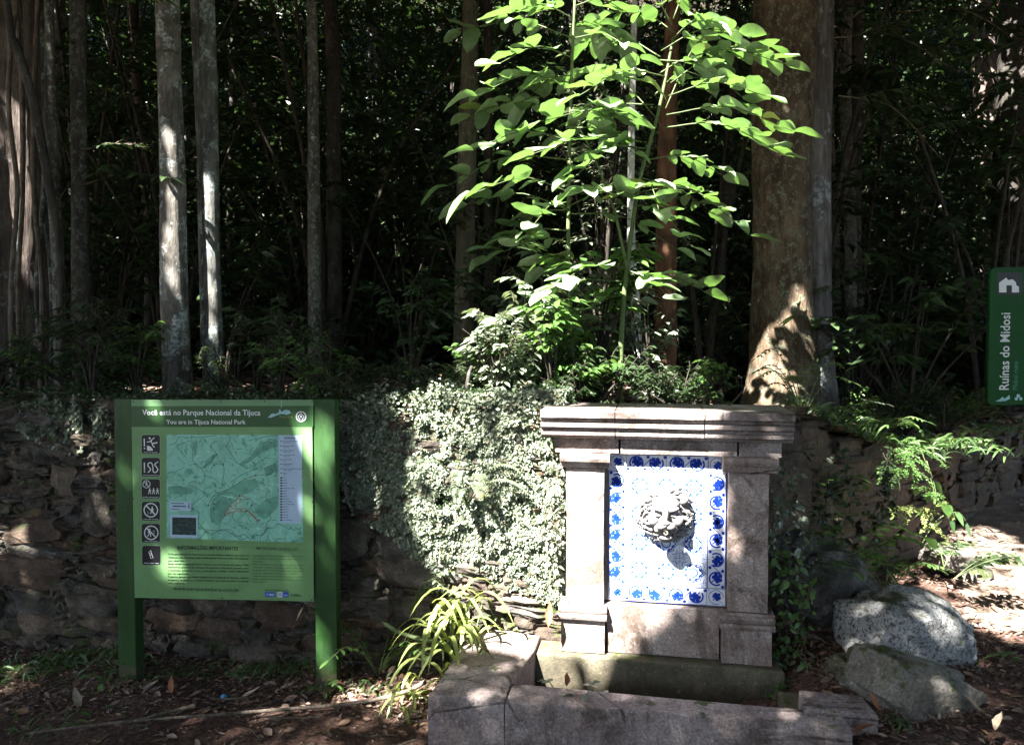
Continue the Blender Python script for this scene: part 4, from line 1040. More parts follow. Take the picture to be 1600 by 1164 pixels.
GAPS = [
    # fountain, creeper wall beside it
    Gap(FT, -.04, [(850, 600), (1110, 612), (1135, 665), (1085, 705), (1092, 740), (1080, 830), (1040, 930), (985, 985), (955, 1020), (880, 1040), (835, 1060), (770, 1020), (740, 985), (760, 880), (760, 700), (800, 610)]),
    Gap(FT, -.04, [(1078, 690), (1145, 690), (1145, 945), (1020, 945), (1050, 840)], .60), Gap(FT, -.04, [(1110, 640), (1240, 650), (1240, 690), (1110, 690)], .6),
    Gap(FT, -.04, [(1110, 690), (1215, 690), (1215, 930), (1130, 960), (1000, 1010), (960, 1000)], .55),
    GapZ(.262, [(720, 1010), (840, 1012), (900, 960), (750, 930)]), Gap(FT, -.1, [(845, 1000), (950, 1010), (930, 1075), (850, 1075)], .15),
    Gap(WL, .03, [(660, 630), (730, 600), (900, 600), (900, 1000), (760, 1000), (745, 935), (700, 900), (690, 830), (730, 790), (650, 770), (690, 730), (645, 690)], .06),
    Gap(WL, .03, [(560, 640), (700, 600), (760, 900), (690, 880), (600, 820), (640, 740)], .72),
    # the sapling above the fountain
    *[Gap(fr_at(y_), 0, [(800, 40), (850, -60), (1120, -70), (1130, 60), (1230, 50), (1250, 110), (1215, 160), (1240, 230), (1150, 280), (1090, 330), (1030, 340), (1060, 440), (1020, 510), (930, 520), (800, 520), (775, 470), (830, 370), (815, 320), (840, 250), (835, 180), (870, 110), (780, 90)], .03) for y_ in (3.95, 4.15, 4.4)],
    Gap(fr_at(4.15), 0, [(700, 0), (860, 0), (840, 300), (780, 320), (740, 240)], .80),
    *[Gap(fr_at(y_), 0, [(750, 480), (880, 480), (1080, 500), (1080, 640), (760, 640), (725, 590)], .04) for y_ in (3.8, 4.0, 4.25, 4.5)],
    # foliage lit behind the sapling
    Gap(fr_at(7.0), 0, [(890, 215), (985, 215), (990, 290), (900, 300)], .1),
    Gap(fr_at(6.9), 0, [(850, 350), (990, 340), (1000, 600), (900, 600)], .1), Gap(fr_at(6.5), 0, [(850, 350), (990, 340), (1000, 640), (930, 640), (880, 500), (840, 420)], .12),
    Gap(fr_at(5.2), 0, [(978, 440), (1012, 440), (1015, 630), (980, 630)]),
    Gap(fr_at(5.6), 0, [(1020, 250), (1050, 250), (1056, 420), (1022, 420)], .3),
    # base of the big tree
    Gap(fr_at(5.62), 0, [(1160, 540), (1195, 510), (1232, 600), (1250, 650), (1140, 650)], .0),
    Gap(fr_at(5.7), 0, [(1236, 430), (1252, 430), (1254, 475), (1238, 475)]),
    # trunks on the left
    Gap(fr_at(4.9), 0, [(252, 196), (276, 200), (280, 268), (262, 260)]), Gap(fr_at(4.9), 0, [(256, 290), (270, 284), (284, 340), (262, 345)]), Gap(fr_at(4.9), 0, [(251, 356), (280, 362), (282, 400), (252, 396)]), Gap(fr_at(4.9), 0, [(262, 410), (284, 430), (282, 465), (270, 450)]),
    Gap(fr_at(5.0), 0, [(323, 460), (332, 470), (336, 540), (345, 610), (330, 590)]),
    Gap(fr_at(5.3), 0, [(-30, 90), (10, 120), (14, 300), (40, 420), (20, 440), (-30, 330)], .0), Gap(fr_at(5.3), 0, [(20, 60), (34, 60), (30, 170), (22, 170)], .1), Gap(fr_at(5.3), 0, [(44, 240), (52, 250), (60, 420), (50, 410)], .1), Gap(fr_at(5.3), 0, [(0, 470), (18, 470), (22, 560), (6, 560)], .2),
    Gap(fr_at(4.98), 0, [(72, 20), (86, 20), (86, 160), (74, 160)]),
    # dapples on the left wall, board and ground
    Gap(WL, .03, [(60, 640), (120, 625), (175, 650), (176, 700), (110, 690)], .5),
    Gap(WL, .03, [(140, 700), (178, 700), (178, 740), (150, 735)], .1), Gap(WL, .03, [(38, 842), (64, 842), (62, 862), (40, 862)]),
    Gap(WL, .03, [(0, 835), (20, 840), (15, 870), (0, 870)]), Gap(WL, .03, [(150, 800), (178, 800), (178, 850), (160, 850)], .3),
    Gap(WL, .03, [(235, 965), (290, 960), (290, 1000), (240, 1000)], .3), Gap(WL, .03, [(370, 985), (400, 990), (395, 1000), (370, 1000)]),
    Gap(SG, -.01, [(468, 665), (478, 668), (489, 700), (489, 735)]), Gap(SG, -.01, [(478, 740), (488, 745), (484, 830), (470, 800)], .45),
    Gap(SG, 0, [(500, 640), (519, 690), (519, 725), (508, 700)]), Gap(SG, 0, [(493, 860), (512, 780), (520, 830), (500, 890)], .5), Gap(SG, 0, [(492, 950), (515, 1040), (505, 1072), (492, 1010)], .2),
    Gap(SG, 0, [(455, 880), (480, 860), (485, 920), (465, 925)], .5), Gap(SG, -.01, [(226, 623), (232, 623), (240, 650), (236, 650)]), Gap(SG, -.01, [(210, 675), (214, 680), (213, 712), (208, 712)]),
    # strap plant, soil by the basin, path, right-hand plants
    Gap(fr_at(3.42), 0, [(620, 1000), (690, 905), (745, 925), (760, 990), (690, 1050), (640, 1075), (560, 1090), (540, 1080), (610, 1050)], .15),
    Gap(fr_at(3.9), 0, [(1235, 630), (1300, 640), (1400, 680), (1390, 700), (1250, 695)], .3),
    Gap(fr_at(4.1), 0, [(1390, 690), (1450, 700), (1470, 790), (1430, 830), (1390, 800), (1370, 740)], .1),
    Gap(fr_at(4.3), 0, [(1440, 800), (1500, 780), (1500, 850), (1440, 850)], .5),
    GapZ(.35, [(1440, 860), (1490, 815), (1540, 812), (1590, 835), (1660, 850), (1700, 965), (1600, 970), (1520, 950), (1470, 930)], .03),
    GapZ(.02, [(520, 1075), (600, 1055), (680, 1040), (668, 1090), (600, 1100), (530, 1098)], .25),
    GapZ(.02, [(250, 1120), (420, 1105), (680, 1090), (670, 1180), (300, 1180)], .52), GapZ(.22, [(1440, 985), (1620, 975), (1640, 1180), (1430, 1180), (1470, 1090)], .62),
    GapZ(.26, [(660, 1060), (790, 1020), (850, 1075), (1100, 1090), (1300, 1120), (1300, 1140), (670, 1110)], .5),
    GapZ(.30, [(1260, 1060), (1340, 1055), (1360, 1110), (1270, 1110)], .7),
    GapZ(.0, [(0, 1040), (30, 1040), (40, 1075), (0, 1080)], .2), GapZ(.04, [(60, 1015), (140, 1010), (200, 1040), (100, 1060)], .8),
    Gap(fr_at(3.3), 0, [(1330, 1050), (1420, 1020), (1480, 1100), (1400, 1140), (1350, 1100)], .7),
    Gap(fr_at(3.3), 0, [(1310, 930), (1500, 920), (1510, 1000), (1330, 1010)], .35),
    Gap(fr_at(3.75), 0, [(1225, 780), (1440, 780), (1440, 900), (1300, 930), (1225, 860)], .4),
    Gap(fr_at(9.0), 0, [(1480, -20), (1620, -20), (1620, 50), (1500, 70)], .3),
    Gap(fr_at(3.0), 0, [(1540, 1110), (1620, 1100), (1620, 1170), (1560, 1170)], .6),
    Gap(fr_at(8.0), 0, [(490, 110), (560, 110), (560, 190), (490, 190)], .6),
]
def filter_leaves(P, C, V, k):
    """drop leaves whose outline would shade an opening; V (n*k,3)"""
    n = len(P); kill = np.zeros(n, bool); rnd = RNG.random(n)
    VV = V.reshape(n, k, 3); w_ = np.array([(1, 0, 0, 0), (0, 1, 0, 0), (0, 0, 1, 0), (0, 0, 0, 1), (.5, 0, 0, .5), (.5, .5, 0, 0), (.5, 0, .5, 0), (0, .5, 0, .5), (0, 0, .5, .5), (0, .6, 0, .4), (.25, .3, .0, .45)]); m_ = len(w_); cen = VV.mean(1)
    for g_ in GAPS:
        ids = np.nonzero(g_.near(cen, .3))[0]; hit = np.zeros(n, bool)
        if len(ids): hit[ids] = g_.test(np.einsum('pk,nkc->npc', w_, VV[ids]).reshape(-1, 3)).reshape(len(ids), m_).any(1)
        kill |= hit & (rnd >= g_.keep)
        rnd = RNG.random(n)
    return ~kill

# ------------------------------------------------------------------ trees
trees = []          # (root, x, y, material) for the crowns
def tree_on(px, py, Y): p = at(px, py, Y); return p
def trunk(name, label, mat, ctrl, radii, group=None, seg=20, n=46, flare=.0, flute=0.0, cat='tree', crown=True, base_z=None, nb=0):
    """ctrl: world points from foot to top; radii at those points"""
    P = curve_pts(ctrl, n); R = curve_pts([(r, 0, 0) for r in radii], n); sd = random.random() * 90
    base = P[0]; root = thing(name, label, cat, (base[0], base[1], base[2]), 0, group)
    rad = [float(r[0]) for r in R]
    def rf(a, t, p):
        h = p[2] - base[2]; f = 1 + .10 * mnoise.noise((math.cos(a) * 1.2 + sd, math.sin(a) * 1.2, p[2] * 1.1)) + .05 * mnoise.noise((math.cos(a) * 4 + sd, math.sin(a) * 4, p[2] * 5))
        if flute: f += flute * (.5 * math.sin(a * 5 + sd + p[2] * .25) + .5 * mnoise.noise((math.cos(a) * 3 + sd, math.sin(a) * 3, p[2] * .3)))
        if flare: f += flare * math.exp(-max(0, h) / .28) * (1 + .55 * math.sin(a * 4 + sd))
        return f
    PP = [Vector(p) - Vector(base) for p in P]
    V, F = tube_arrays(PP, rad, seg, 0, lambda a, t, p: rf(a, t, p + Vector(base)))
    o = link('trunk', mesh('trunk', V, F, [mat], smooth=True), None, root)
    top = P[-1]
    for k in range(nb):                               # a few limbs leaving the top
        a = random.uniform(0, 6.28); L = random.uniform(.8, 1.6); s = Vector(P[int(n * random.uniform(.86, .98))]) - Vector(base)
        e = s + Vector((math.cos(a) * L, math.sin(a) * L, random.uniform(.4, 1.0)))
        m_ = (s + e) / 2 + Vector((0, 0, -.1))
        V, F = tube_arrays(curve_pts([s, m_, e], 8), list(np.linspace(rad[-1] * .6, .012, 8)), 7)
        link('limb', mesh('limb', V, F, [mat], smooth=True), None, root)
    if crown: trees.append((root, float(top[0]), float(top[1]), name))
    return root
def pt_(px, py, Y): return at(px, py, Y)
# foot pixel, list of (px,py,width px), depth
def photo_tree(name, label, mat, Y, spec, **k):
    ctrl = [at(x, y, Y) for x, y, w in spec]; rad = [w / 2 / F_PX * Y for x, y, w in spec]
    # foot down to the soil, top on to crown height
    f = ctrl[0].copy(); zz = tz(f[0], f[1]) - .08 if f[1] > float(yw(f[0])) else gz(f[0], f[1]) - .05
    if zz < f[2] - .02: ctrl.insert(0, np.array([f[0], f[1], zz])); rad.insert(0, rad[0] * 1.05)
    t = ctrl[-1]; d = (ctrl[-1] - ctrl[-2]); d = d / max(.1, d[2])
    top = k.pop('top', 7.0)
    if top > t[2]: ctrl.append(np.array([t[0] + d[0] * (top - t[2]) * .6, t[1], top])); rad.append(rad[-1] * .72)
    return trunk(name, label, mat, ctrl, rad, **k)
photo_tree('pale_trunk_tree', 'pale lichen spotted tree trunk directly behind the left half of the information board', M['bark_pale'], 5.0,
           [(279, 618, 42), (275, 520, 40), (271, 400, 39), (269, 250, 36), (264, 100, 34), (262, 0, 34)], flare=.12, nb=4)
photo_tree('grey_trunk_tree', 'grey lichened tree trunk just right of the pale spotted one', M['bark_pale2'], 5.15,
           [(338, 618, 30), (334, 520, 27), (331, 400, 26), (328, 250, 25), (327, 120, 24), (323, 0, 23)], flare=.1, nb=3)
photo_tree('grey_trunk_tree', 'slim straight grey stem touching the left side of the grey trunk, behind the board', M['bark_pale2'], 5.35,
           [(329, 618, 20), (323, 520, 18), (320, 400, 18), (316, 250, 17), (311, 120, 16), (306, 0, 16)], nb=2)
photo_tree('mossy_trunk_tree', 'slender mottled trunk standing alone between the board and the fountain', M['bark_mottled'], 5.6,
           [(491, 618, 23), (492, 520, 22), (491, 400, 20), (490, 250, 18), (489, 100, 16), (487, 0, 15)], nb=3)
photo_tree('olive_trunk_tree', 'olive mottled trunk left of the bright sapling', M['bark_olive'], 6.4,
           [(725, 618, 30), (724, 520, 32), (727, 400, 30), (730, 250, 28), (733, 120, 26), (735, 0, 25)], flare=.1, nb=3)
photo_tree('reddish_trunk_tree', 'reddish brown smooth trunk behind the sapling, right of its stems', M['bark_red'], 5.9,
           [(1038, 612, 38), (1040, 520, 36), (1041, 400, 33), (1042, 250, 29), (1046, 120, 25), (1052, 0, 22)], nb=3)
photo_tree('white_trunk_tree', 'thin whitish stem between the sapling and the reddish trunk', M['bark_white'], 5.2,
           [(997, 634, 18), (996, 560, 16), (992, 470, 15), (987, 400, 13), (986, 300, 11), (988, 160, 10), (992, 0, 8)], nb=2)
bt_ = photo_tree('massive_tree', 'massive scaly brown tree trunk with flared foot right of the fountain', M['bark_big'], 6.0,
           [(1222, 640, 108), (1224, 560, 96), (1222, 430, 88), (1222, 300, 88), (1224, 150, 90), (1228, 0, 94)], flare=.42, flute=.05, seg=40, n=70, nb=5)
photo_tree('massive_tree', 'grey plated trunk fused to the right side of the massive brown trunk', M['bark_big_grey'], 6.12,
           [(1268, 640, 74), (1266, 560, 66), (1264, 430, 62), (1263, 300, 62), (1262, 150, 64), (1264, 0, 66)], flare=.25, flute=.10, seg=30, n=60, nb=4)
photo_tree('old_fluted_tree', 'broad old fluted tree trunk at the left edge of the picture, draped with roots', M['bark_old'], 5.6,
           [(12, 640, 150), (10, 540, 130), (8, 430, 112), (10, 300, 96), (8, 150, 88), (10, 0, 84)], flare=.25, flute=.28, seg=44, n=60, nb=5)
photo_tree('leaning_trunk_tree', 'thin pale trunk curving up in front of the old fluted tree', M['bark_mottled'], 5.05,
           [(98, 618, 20), (94, 520, 19), (90, 400, 18), (84, 300, 18), (80, 200, 17), (78, 100, 15), (77, 0, 13)], nb=2)
photo_tree('mottled_trunk_tree', 'straight mottled trunk left of the pale spotted one, above the wall', M['bark_mottled'], 5.3,
           [(128, 618, 26), (126, 500, 25), (125, 350, 24), (123, 200, 23), (122, 80, 23), (122, 0, 22)], nb=3)
photo_tree('leaning_trunk_tree', 'bare branch-like stem slanting from the top left corner across the old tree', M['bark_dark'], 4.95,
           [(93, 400, 9), (82, 320, 12), (70, 250, 13), (50, 150, 13), (25, 70, 12), (10, 0, 10)], crown=False)
# hanging roots and lianas on the old tree
for k in range(7):
    x = random.uniform(-2, 78); Y = random.uniform(5.0, 5.3)
    c = [at(x + random.uniform(-10, 10), y, Y) for y in (600, 450, 300, 150, -40)]
    c[0][2] = tz(c[0][0], c[0][1]) - .03
    V, F = tube_arrays(curve_pts(c, 26), [.012 + .006 * random.random()] * 26, 7, .1)
    o = link('liana', mesh('liana', V, F, [M['bark_pale2' if k % 2 else 'twig']], smooth=True)); tag(o, 'thin hanging liana in front of the old fluted tree at the left edge', 'liana', 'lianas by the old fluted tree')
# right, further back: sunlit pale trunks high on the slope
photo_tree('slope_tree', 'dark thick trunk on the slope at the right edge, beyond the trail sign', M['bark_dark'], 9.5,
           [(1590, 600, 70), (1588, 300, 62), (1590, 100, 56), (1592, 0, 54)], flare=.2, nb=2, top=9)
photo_tree('slope_tree', 'sunlit brown trunk at the top right corner, left of the dark thick trunk', M['bark_old'], 11.0,
           [(1545, 380, 36), (1541, 200, 34), (1537, 100, 32), (1533, 0, 30)], nb=2, top=9)
photo_tree('slope_tree', 'slanting reddish trunk at the top right corner between two others', M['bark_red'], 12.0,
           [(1552, 320, 24), (1556, 200, 22), (1562, 100, 20), (1567, 0, 20)], nb=1, top=10)
# two trees behind the viewer whose crowns shade the place
for k, (x, y) in enumerate(((-7.6, -3.2), (-3.4, -5.2), (-8.2, 1.2), (-1.0, -6.5), (4.5, -4.5), (7.5, 2.2))):
    z = gz(x, y) - .05
    trunk('roadside_tree', 'tall roadside tree with a wide crown shading the board and fountain', M['bark_pale2'],
          [(x, y, z), (x + .1, y, 2), (x + .2, y + .3, 4.5), (x + .4, y + .6, 7.2)], [.24, .2, .17, .12], 'trees behind the viewer', flare=.2, nb=6)
for k in range(16):  # unseen row of shrubs, added to hold low sky light off the place
    x = -13 + 26 * k / 15; y = -9.5 + 1.2 * math.sin(k * 2.1)
    r_ = thing('sky_block_shrub', 'unseen leafy shrub added behind the viewer to block low sky light', 'shrub', (x, y, 0), 0, 'shrubs added behind the viewer to block sky light')
    n = 900; P = RNG.normal(0, 1, (n, 3)) * [.8, .6, .9] + [0, 0, 1.7]; P[:, 2] = np.abs(P[:, 2]); V, F = leaf_arrays(P, rdir(n), rnorm(n, .6), .34, .2); leaf_obj('foliage', V, F, M['leaf_canopy'], r_)
# thin dim trunks in the depth of the wood
proto_bg = []
for k in range(4):
    n = 14; hgt = 9.0; c = [(0, 0, -.4)]; x = y = 0
    for j in range(1, 6): x += random.uniform(-.10, .10); y += random.uniform(-.1, .1); c.append((x, y, hgt * j / 5))
    V, F = tube_arrays(curve_pts(c, 16), list(np.linspace(.055, .03, 16) * random.uniform(.7, 1.5)), 9, .08)
    proto_bg.append(mesh('trunk', V, F, [M[('bark_dark', 'bark_mottled', 'bark_pale2', 'bark_dark')[k]]], smooth=True))
rr = random.Random(21); used = []
for k in range(26):
    for _ in range(30):
        Y = rr.uniform(7.2, 17); px = rr.uniform(-60, 1660); x = (px - 800) / F_PX * Y
        if all(abs(px - u) > 14 for u in used): break
    used.append(px)
    r = thing('forest_tree', 'thin dim tree trunk deep in the wood behind the wall', 'tree', (x, Y, tz(x, Y)), rr.uniform(0, 6.28), 'thin trees deep in the wood')
    o = link('trunk', proto_bg[k % 4], None, r); s = rr.uniform(.7, 1.3); o.scale = (s, s, 1)

# ------------------------------------------------------------------ crowns overhead (their openings are where the sun patches are)
def canopy():
    n0, n1 = 400000, 150000; n = n0 + n1; near_ = np.arange(n) >= n0
    x = np.concatenate([RNG.uniform(-15, 13, n0), RNG.uniform(-7.6, 2.6, n1)]); y = np.concatenate([RNG.uniform(-11, 27, n0), RNG.uniform(-2.8, 4.6, n1)])
    inside = (x > -7.4) & (x < 2.4) & (y > -2.6) & (y < 4.4) & ~near_
    hill = np.maximum(0, y - 9) * .62
    z = 6.1 + hill + RNG.uniform(0, 1.6, n) + .35 * np.sin(x * 1.3) + .3 * np.cos(y * 1.1)
    # clumped: pull towards twig ends
    P = np.stack([x, y, z], -1)
    L = RNG.uniform(.17, .30, n); L[near_] = RNG.uniform(.10, .16, n1); L[inside] *= .5
    L[(y > 8.5) & (y < 16)] *= .85; L[(y > 17) | (y < -5.5) | (x < -12) | (x > 9)] *= 1.5
    D = rdir(n, -.15); N = rnorm(n, .45)
    V, F = leaf_arrays(P, D, N, L, L * .55, .2, .12)
    keep = filter_leaves(P, None, V, 4)
    e1 = np.array([-TSV[1], TSV[0], 0]); e1 /= np.linalg.norm(e1); e2 = np.cross(TSV, e1); q1 = P @ e1; q2 = P @ e2      # chance chinks over the depth of the wood
    deep = (y - (6.2 - .6) * .66 > 3.0 - .66 * 2)
    ch = np.array([mnoise.noise((float(a) * 2.6, float(b) * 2.6, 2.0)) for a, b in zip(q1, q2)]); keep &= ~((y > 6.0) & (y < 16) & (ch > .43))
    # nothing hangs inside the view
    tops = EYE + np.maximum(y, .1) * math.tan(math.radians(26.0)) ; keep &= ~((z < tops) & (y > 0) & (np.abs(x) < y * .75) & (y < 9))
    idx = np.nonzero(keep)[0]
    tx = np.array([[t[1], t[2]] for t in trees]); d = ((P[idx, None, :2] - tx[None]) ** 2).sum(-1) if len(idx) < 1 else None
    own = np.empty(len(idx), int)
    for s in range(0, len(idx), 20000):
        sub = idx[s:s + 20000]; own[s:s + 20000] = ((P[sub, None, :2] - tx[None]) ** 2).sum(-1).argmin(1)
    VV = V.reshape(n, 4, 3)
    for k, t in enumerate(trees):
        ids = idx[own == k]
        if len(ids) < 5: continue
        base = np.array(t[0].location)
        v = (VV[ids] - base).reshape(-1, 3); f = (np.arange(len(ids))[:, None, None] * 4 + np.array([(0, 3, 1), (0, 2, 3)])[None]).reshape(-1, 3)
        leaf_obj('crown', v, f, M['leaf_canopy'], t[0])
canopy()

# ------------------------------------------------------------------ understory
def shrub_mesh(nst, h, spread, leafL, nper, seed, flat=.5, ratio=.36, start=.35):
    """stems with leafy sprays; returns (stem V,F), (leaf V,F)"""
    r = random.Random(seed); mb = MB(); P = []; D = []; Lr = []
    for s in range(nst):
        a = r.uniform(0, 6.28); lean = r.uniform(.2, 1) * spread; hh = h * r.uniform(.65, 1.0)
        c = [(0, 0, 0), (math.cos(a) * lean * .25, math.sin(a) * lean * .25, hh * .45), (math.cos(a) * lean * .75, math.sin(a) * lean * .75, hh * .85), (math.cos(a) * lean, math.sin(a) * lean, hh)]
        pts = curve_pts(c, 12); mb.tube(pts, list(np.linspace(.008 + h * .004, .002, 12)), 5)
        for b in range(5):                            # side twigs
            i = r.randint(int(12 * start), 11); p = pts[i]; ba = a + r.uniform(-2.2, 2.2); bl_ = r.uniform(.18, .42) * max(.35, h * .5)
            e = p + np.array([math.cos(ba) * bl_, math.sin(ba) * bl_, r.uniform(-.05, .15)])
            m = (p + e) / 2 + np.array([0, 0, .04 * h]); tw = curve_pts([p, m, e], 7); mb.tube(tw, list(np.linspace(.004, .0015, 7)), 4)
            for q in range(nper):
                t = (q + .7) / nper; k = min(5, int(t * 6)); f = t * 6 - k; w = tw[k] * (1 - f) + tw[k + 1] * f
                sd = 1 if q % 2 else -1; da = ba + sd * r.uniform(.6, 1.2) * (1 - t * .6)
                P.append(w); D.append((math.cos(da), math.sin(da), r.uniform(-.3, .15))); Lr.append(leafL * r.uniform(.65, 1.15))
    P = np.array(P); n = len(P); V, F = leaf_arrays(P, np.array(D), rnorm(n, .3), np.array(Lr), np.array(Lr) * ratio, .25, .22, hi=leafL > .045)
    return mb, V, F
def shrub_proto(nst, h, spread, leafL, nper, seed, ratio=.36, start=.35, mat='leaf_under', stem='twig_dark'):
    mb, V, F = shrub_mesh(nst, h, spread, leafL, nper, seed, ratio=ratio, start=start)
    return mb.me('stems', [M[stem]], True), mesh('foliage', V, F, [M[mat]])
def put_shrub(proto, loc, rz, sc, name, label, cat='shrub', group=None):
    r = thing(name, label, cat, loc, rz, group); r.scale = (sc, sc, sc)
    link('stems', proto[0], None, r); link('foliage', proto[1], None, r); return r
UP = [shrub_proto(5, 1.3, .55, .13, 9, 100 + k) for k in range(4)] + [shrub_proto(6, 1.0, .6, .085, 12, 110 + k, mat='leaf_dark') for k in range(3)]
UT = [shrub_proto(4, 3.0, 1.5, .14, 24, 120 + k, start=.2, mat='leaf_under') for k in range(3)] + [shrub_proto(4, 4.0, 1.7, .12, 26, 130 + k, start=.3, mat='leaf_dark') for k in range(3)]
rr = random.Random(5)
for k in range(120):
    Y = rr.uniform(6.2, 15); px = rr.uniform(-80, 1680); x = (px - 800) / F_PX * Y
    if (abs(px - 1225) < 90 and Y < 6.6) or (820 < px < 1010 and Y < 8): continue
    put_shrub(rr.choice(UP), (x, Y, tz(x, Y) - .03), rr.uniform(0, 6.28), rr.uniform(.7, 1.4), 'understory_shrub', 'dim leafy shrub among many on the shaded forest floor', 'shrub', 'shaded understory shrubs')
for k in range(95):
    Y = rr.uniform(7.0, 15.5); px = rr.uniform(-100, 1700); x = (px - 800) / F_PX * Y
    if 780 < px < 1020 and Y < 9: continue
    put_shrub(rr.choice(UT), (x, Y, tz(x, Y) - .05), rr.uniform(0, 6.28), rr.uniform(.8, 1.5), 'understory_tree', 'dim small leafy tree among many in the depth of the wood', 'tree', 'small trees in the depth of the wood')
# sprays filling the height of the wood, like hanging leafy twigs at every level
def wood_mass():
    n = 210000
    Y = RNG.uniform(8.5, 21, n); px = RNG.uniform(-250, 1850, n); x = (px - 800) / F_PX * Y
    d = np.maximum(0, Y - 9); base = 1.0 + .62 * d
    z = base + RNG.uniform(0, 1, n) ** .9 * (EYE + Y * .56 - base).clip(.8)
    c = np.array([mnoise.noise((float(a) * .8, float(b) * .8, float(q) * .9)) for a, b, q in zip(x, Y, z)])
    k = c > -.02; x, Y, z = x[k], Y[k], z[k]; n = len(x)
    L = RNG.uniform(.09, .19, n); V, F = leaf_arrays(np.stack([x, Y, z], -1), rdir(n, -.2), rnorm(n, .45), L, L * .36, .3, .2)
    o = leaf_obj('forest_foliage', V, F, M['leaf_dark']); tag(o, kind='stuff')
wood_mass()
def hill_cover():
    n = 90000; y = RNG.uniform(8.5, 34, n); x = RNG.uniform(-22, 22, n) * (.45 + y / 34 * .6); z = zt(x, y) + RNG.uniform(.0, .9, n)
    L = RNG.uniform(.13, .26, n); V, F = leaf_arrays(np.stack([x, y, z], -1), rdir(n, .0), rnorm(n, .5, (0, -.4, 1)), L, L * .45, .3, .2)
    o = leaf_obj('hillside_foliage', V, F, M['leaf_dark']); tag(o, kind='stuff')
hill_cover()
# named shrubs that read in the photograph
def shrub_at(px, py, Y, sc, args, name, label, rz=0, zoff=-.02, cat='shrub', ground=tz):
    p = at(px, py, Y); return put_shrub(shrub_proto(*args[0], **args[1]), (p[0], Y, ground(p[0], Y) + zoff), rz, sc, name, label, cat)
S_ = lambda *a, **k: (a, k)
shrub_at(640, 620, 5.2, 1.0, S_(7, .95, .55, .11, 9, 201, start=.45), 'thin_stemmed_shrub', 'thin stemmed shaded shrub behind the wall, right of the slender mottled trunk', .4)
shrub_at(400, 618, 4.7, .8, S_(5, .85, .35, .10, 8, 202, start=.4, ratio=.42), 'thin_stemmed_shrub', 'dark shrub with forked bare stems above the right part of the board', 1.4)
shrub_at(215, 610, 4.6, .8, S_(7, .6, .45, .085, 9, 203, mat='leaf_shrub'), 'leafy_shrub', 'mid green leafy shrub at the foot of the pale spotted trunk', 2.2)
shrub_at(150, 610, 4.8, .9, S_(7, .65, .5, .075, 10, 204), 'leafy_shrub', 'dark shrub on the wall top left of the board', .2)
shrub_at(30, 612, 4.5, .8, S_(6, .6, .5, .07, 10, 205), 'leafy_shrub', 'low dark shrub on the wall top in the far left corner', .9)
shrub_at(790, 620, 4.0, .8, S_(8, .55, .32, .085, 8, 206, mat='leaf_silver', ratio=.42), 'pale_leaved_shrub', 'sunlit pale leaved shrub between the creeper and the cornice', .9)
shrub_at(905, 615, 4.05, .7, S_(8, .5, .35, .10, 7, 207, mat='leaf_shrub', ratio=.5), 'pale_leaved_shrub', 'low green shrub just behind the left half of the cornice', 2.9)
shrub_at(840, 610, 4.3, .7, S_(7, .75, .4, .10, 8, 208, mat='leaf_shrub', ratio=.45), 'pale_leaved_shrub', 'taller leafy shrub left of the sapling stems', 1.2)
shrub_at(1030, 628, 4.2, .5, S_(5, .35, .3, .11, 5, 209, mat='leaf_silver', ratio=.55), 'pale_leaved_shrub', 'tiny sunlit seedling at the foot of the thin whitish stem', 1.2)
shrub_at(735, 610, 4.3, .7, S_(6, .5, .35, .075, 8, 210, mat='leaf_shrub', ratio=.42), 'leafy_shrub', 'small shrub at the foot of the olive mottled trunk', 2.2)
shrub_at(1420, 640, 5.6, 1.1, S_(8, 1.2, .8, .13, 9, 211, start=.5), 'leafy_shrub', 'shaded shrub with drooping sprays right of the massive tree', .3)
shrub_at(1340, 640, 7.2, 1.2, S_(8, 1.4, .8, .12, 10, 212, mat='leaf_under'), 'leafy_shrub', 'dim shrub close beside the massive tree on its right', .3)
shrub_at(940, 600, 6.9, 1.3, S_(10, 2.4, .6, .07, 14, 213, mat='leaf_silver'), 'pale_leaved_shrub', 'tall pale leaved bush lit by the sun behind the sapling', .3)
shrub_at(1290, 640, 4.6, .6, S_(7, .45, .5, .08, 8, 214, mat='leaf_shrub'), 'leafy_shrub', 'small shrub on the terrace between the massive tree and the mound of grass', .5)
low = [shrub_proto(7, .42, .35, .055, 8, 300, mat='leaf_under'), shrub_proto(8, .34, .4, .045, 9, 301, mat='leaf_shrub', ratio=.45), shrub_proto(6, .5, .3, .07, 7, 302, mat='leaf_under', ratio=.3), shrub_proto(8, .3, .45, .05, 9, 303, mat='leaf_dark', ratio=.5)]
rr = random.Random(31)
for k in range(56):
    x = rr.uniform(-3.6, 4.6); t = rr.uniform(.05, 1.1); y = float(yw(x)) + t; qx = 800 + x / y * F_PX
    if 1100 < qx < 1310 or 235 < qx < 350: continue
    if 1.3 < x < 2.4 and 5.3 < y: continue
    put_shrub(rr.choice(low), (x, y, tz(x, y) - .02), rr.uniform(0, 6.28), rr.uniform(.6, 1.1), 'terrace_undergrowth', 'low leafy undergrowth plant on the soil just behind the walls', 'plant', 'low undergrowth behind the walls')
lit = [shrub_proto(8, .75, .4, .075, 8, 310, mat='leaf_silver', ratio=.5), shrub_proto(8, .9, .35, .085, 8, 311, mat='leaf_shrub', ratio=.5), shrub_proto(7, .5, .35, .06, 9, 312, mat='leaf_silver', ratio=.4)]
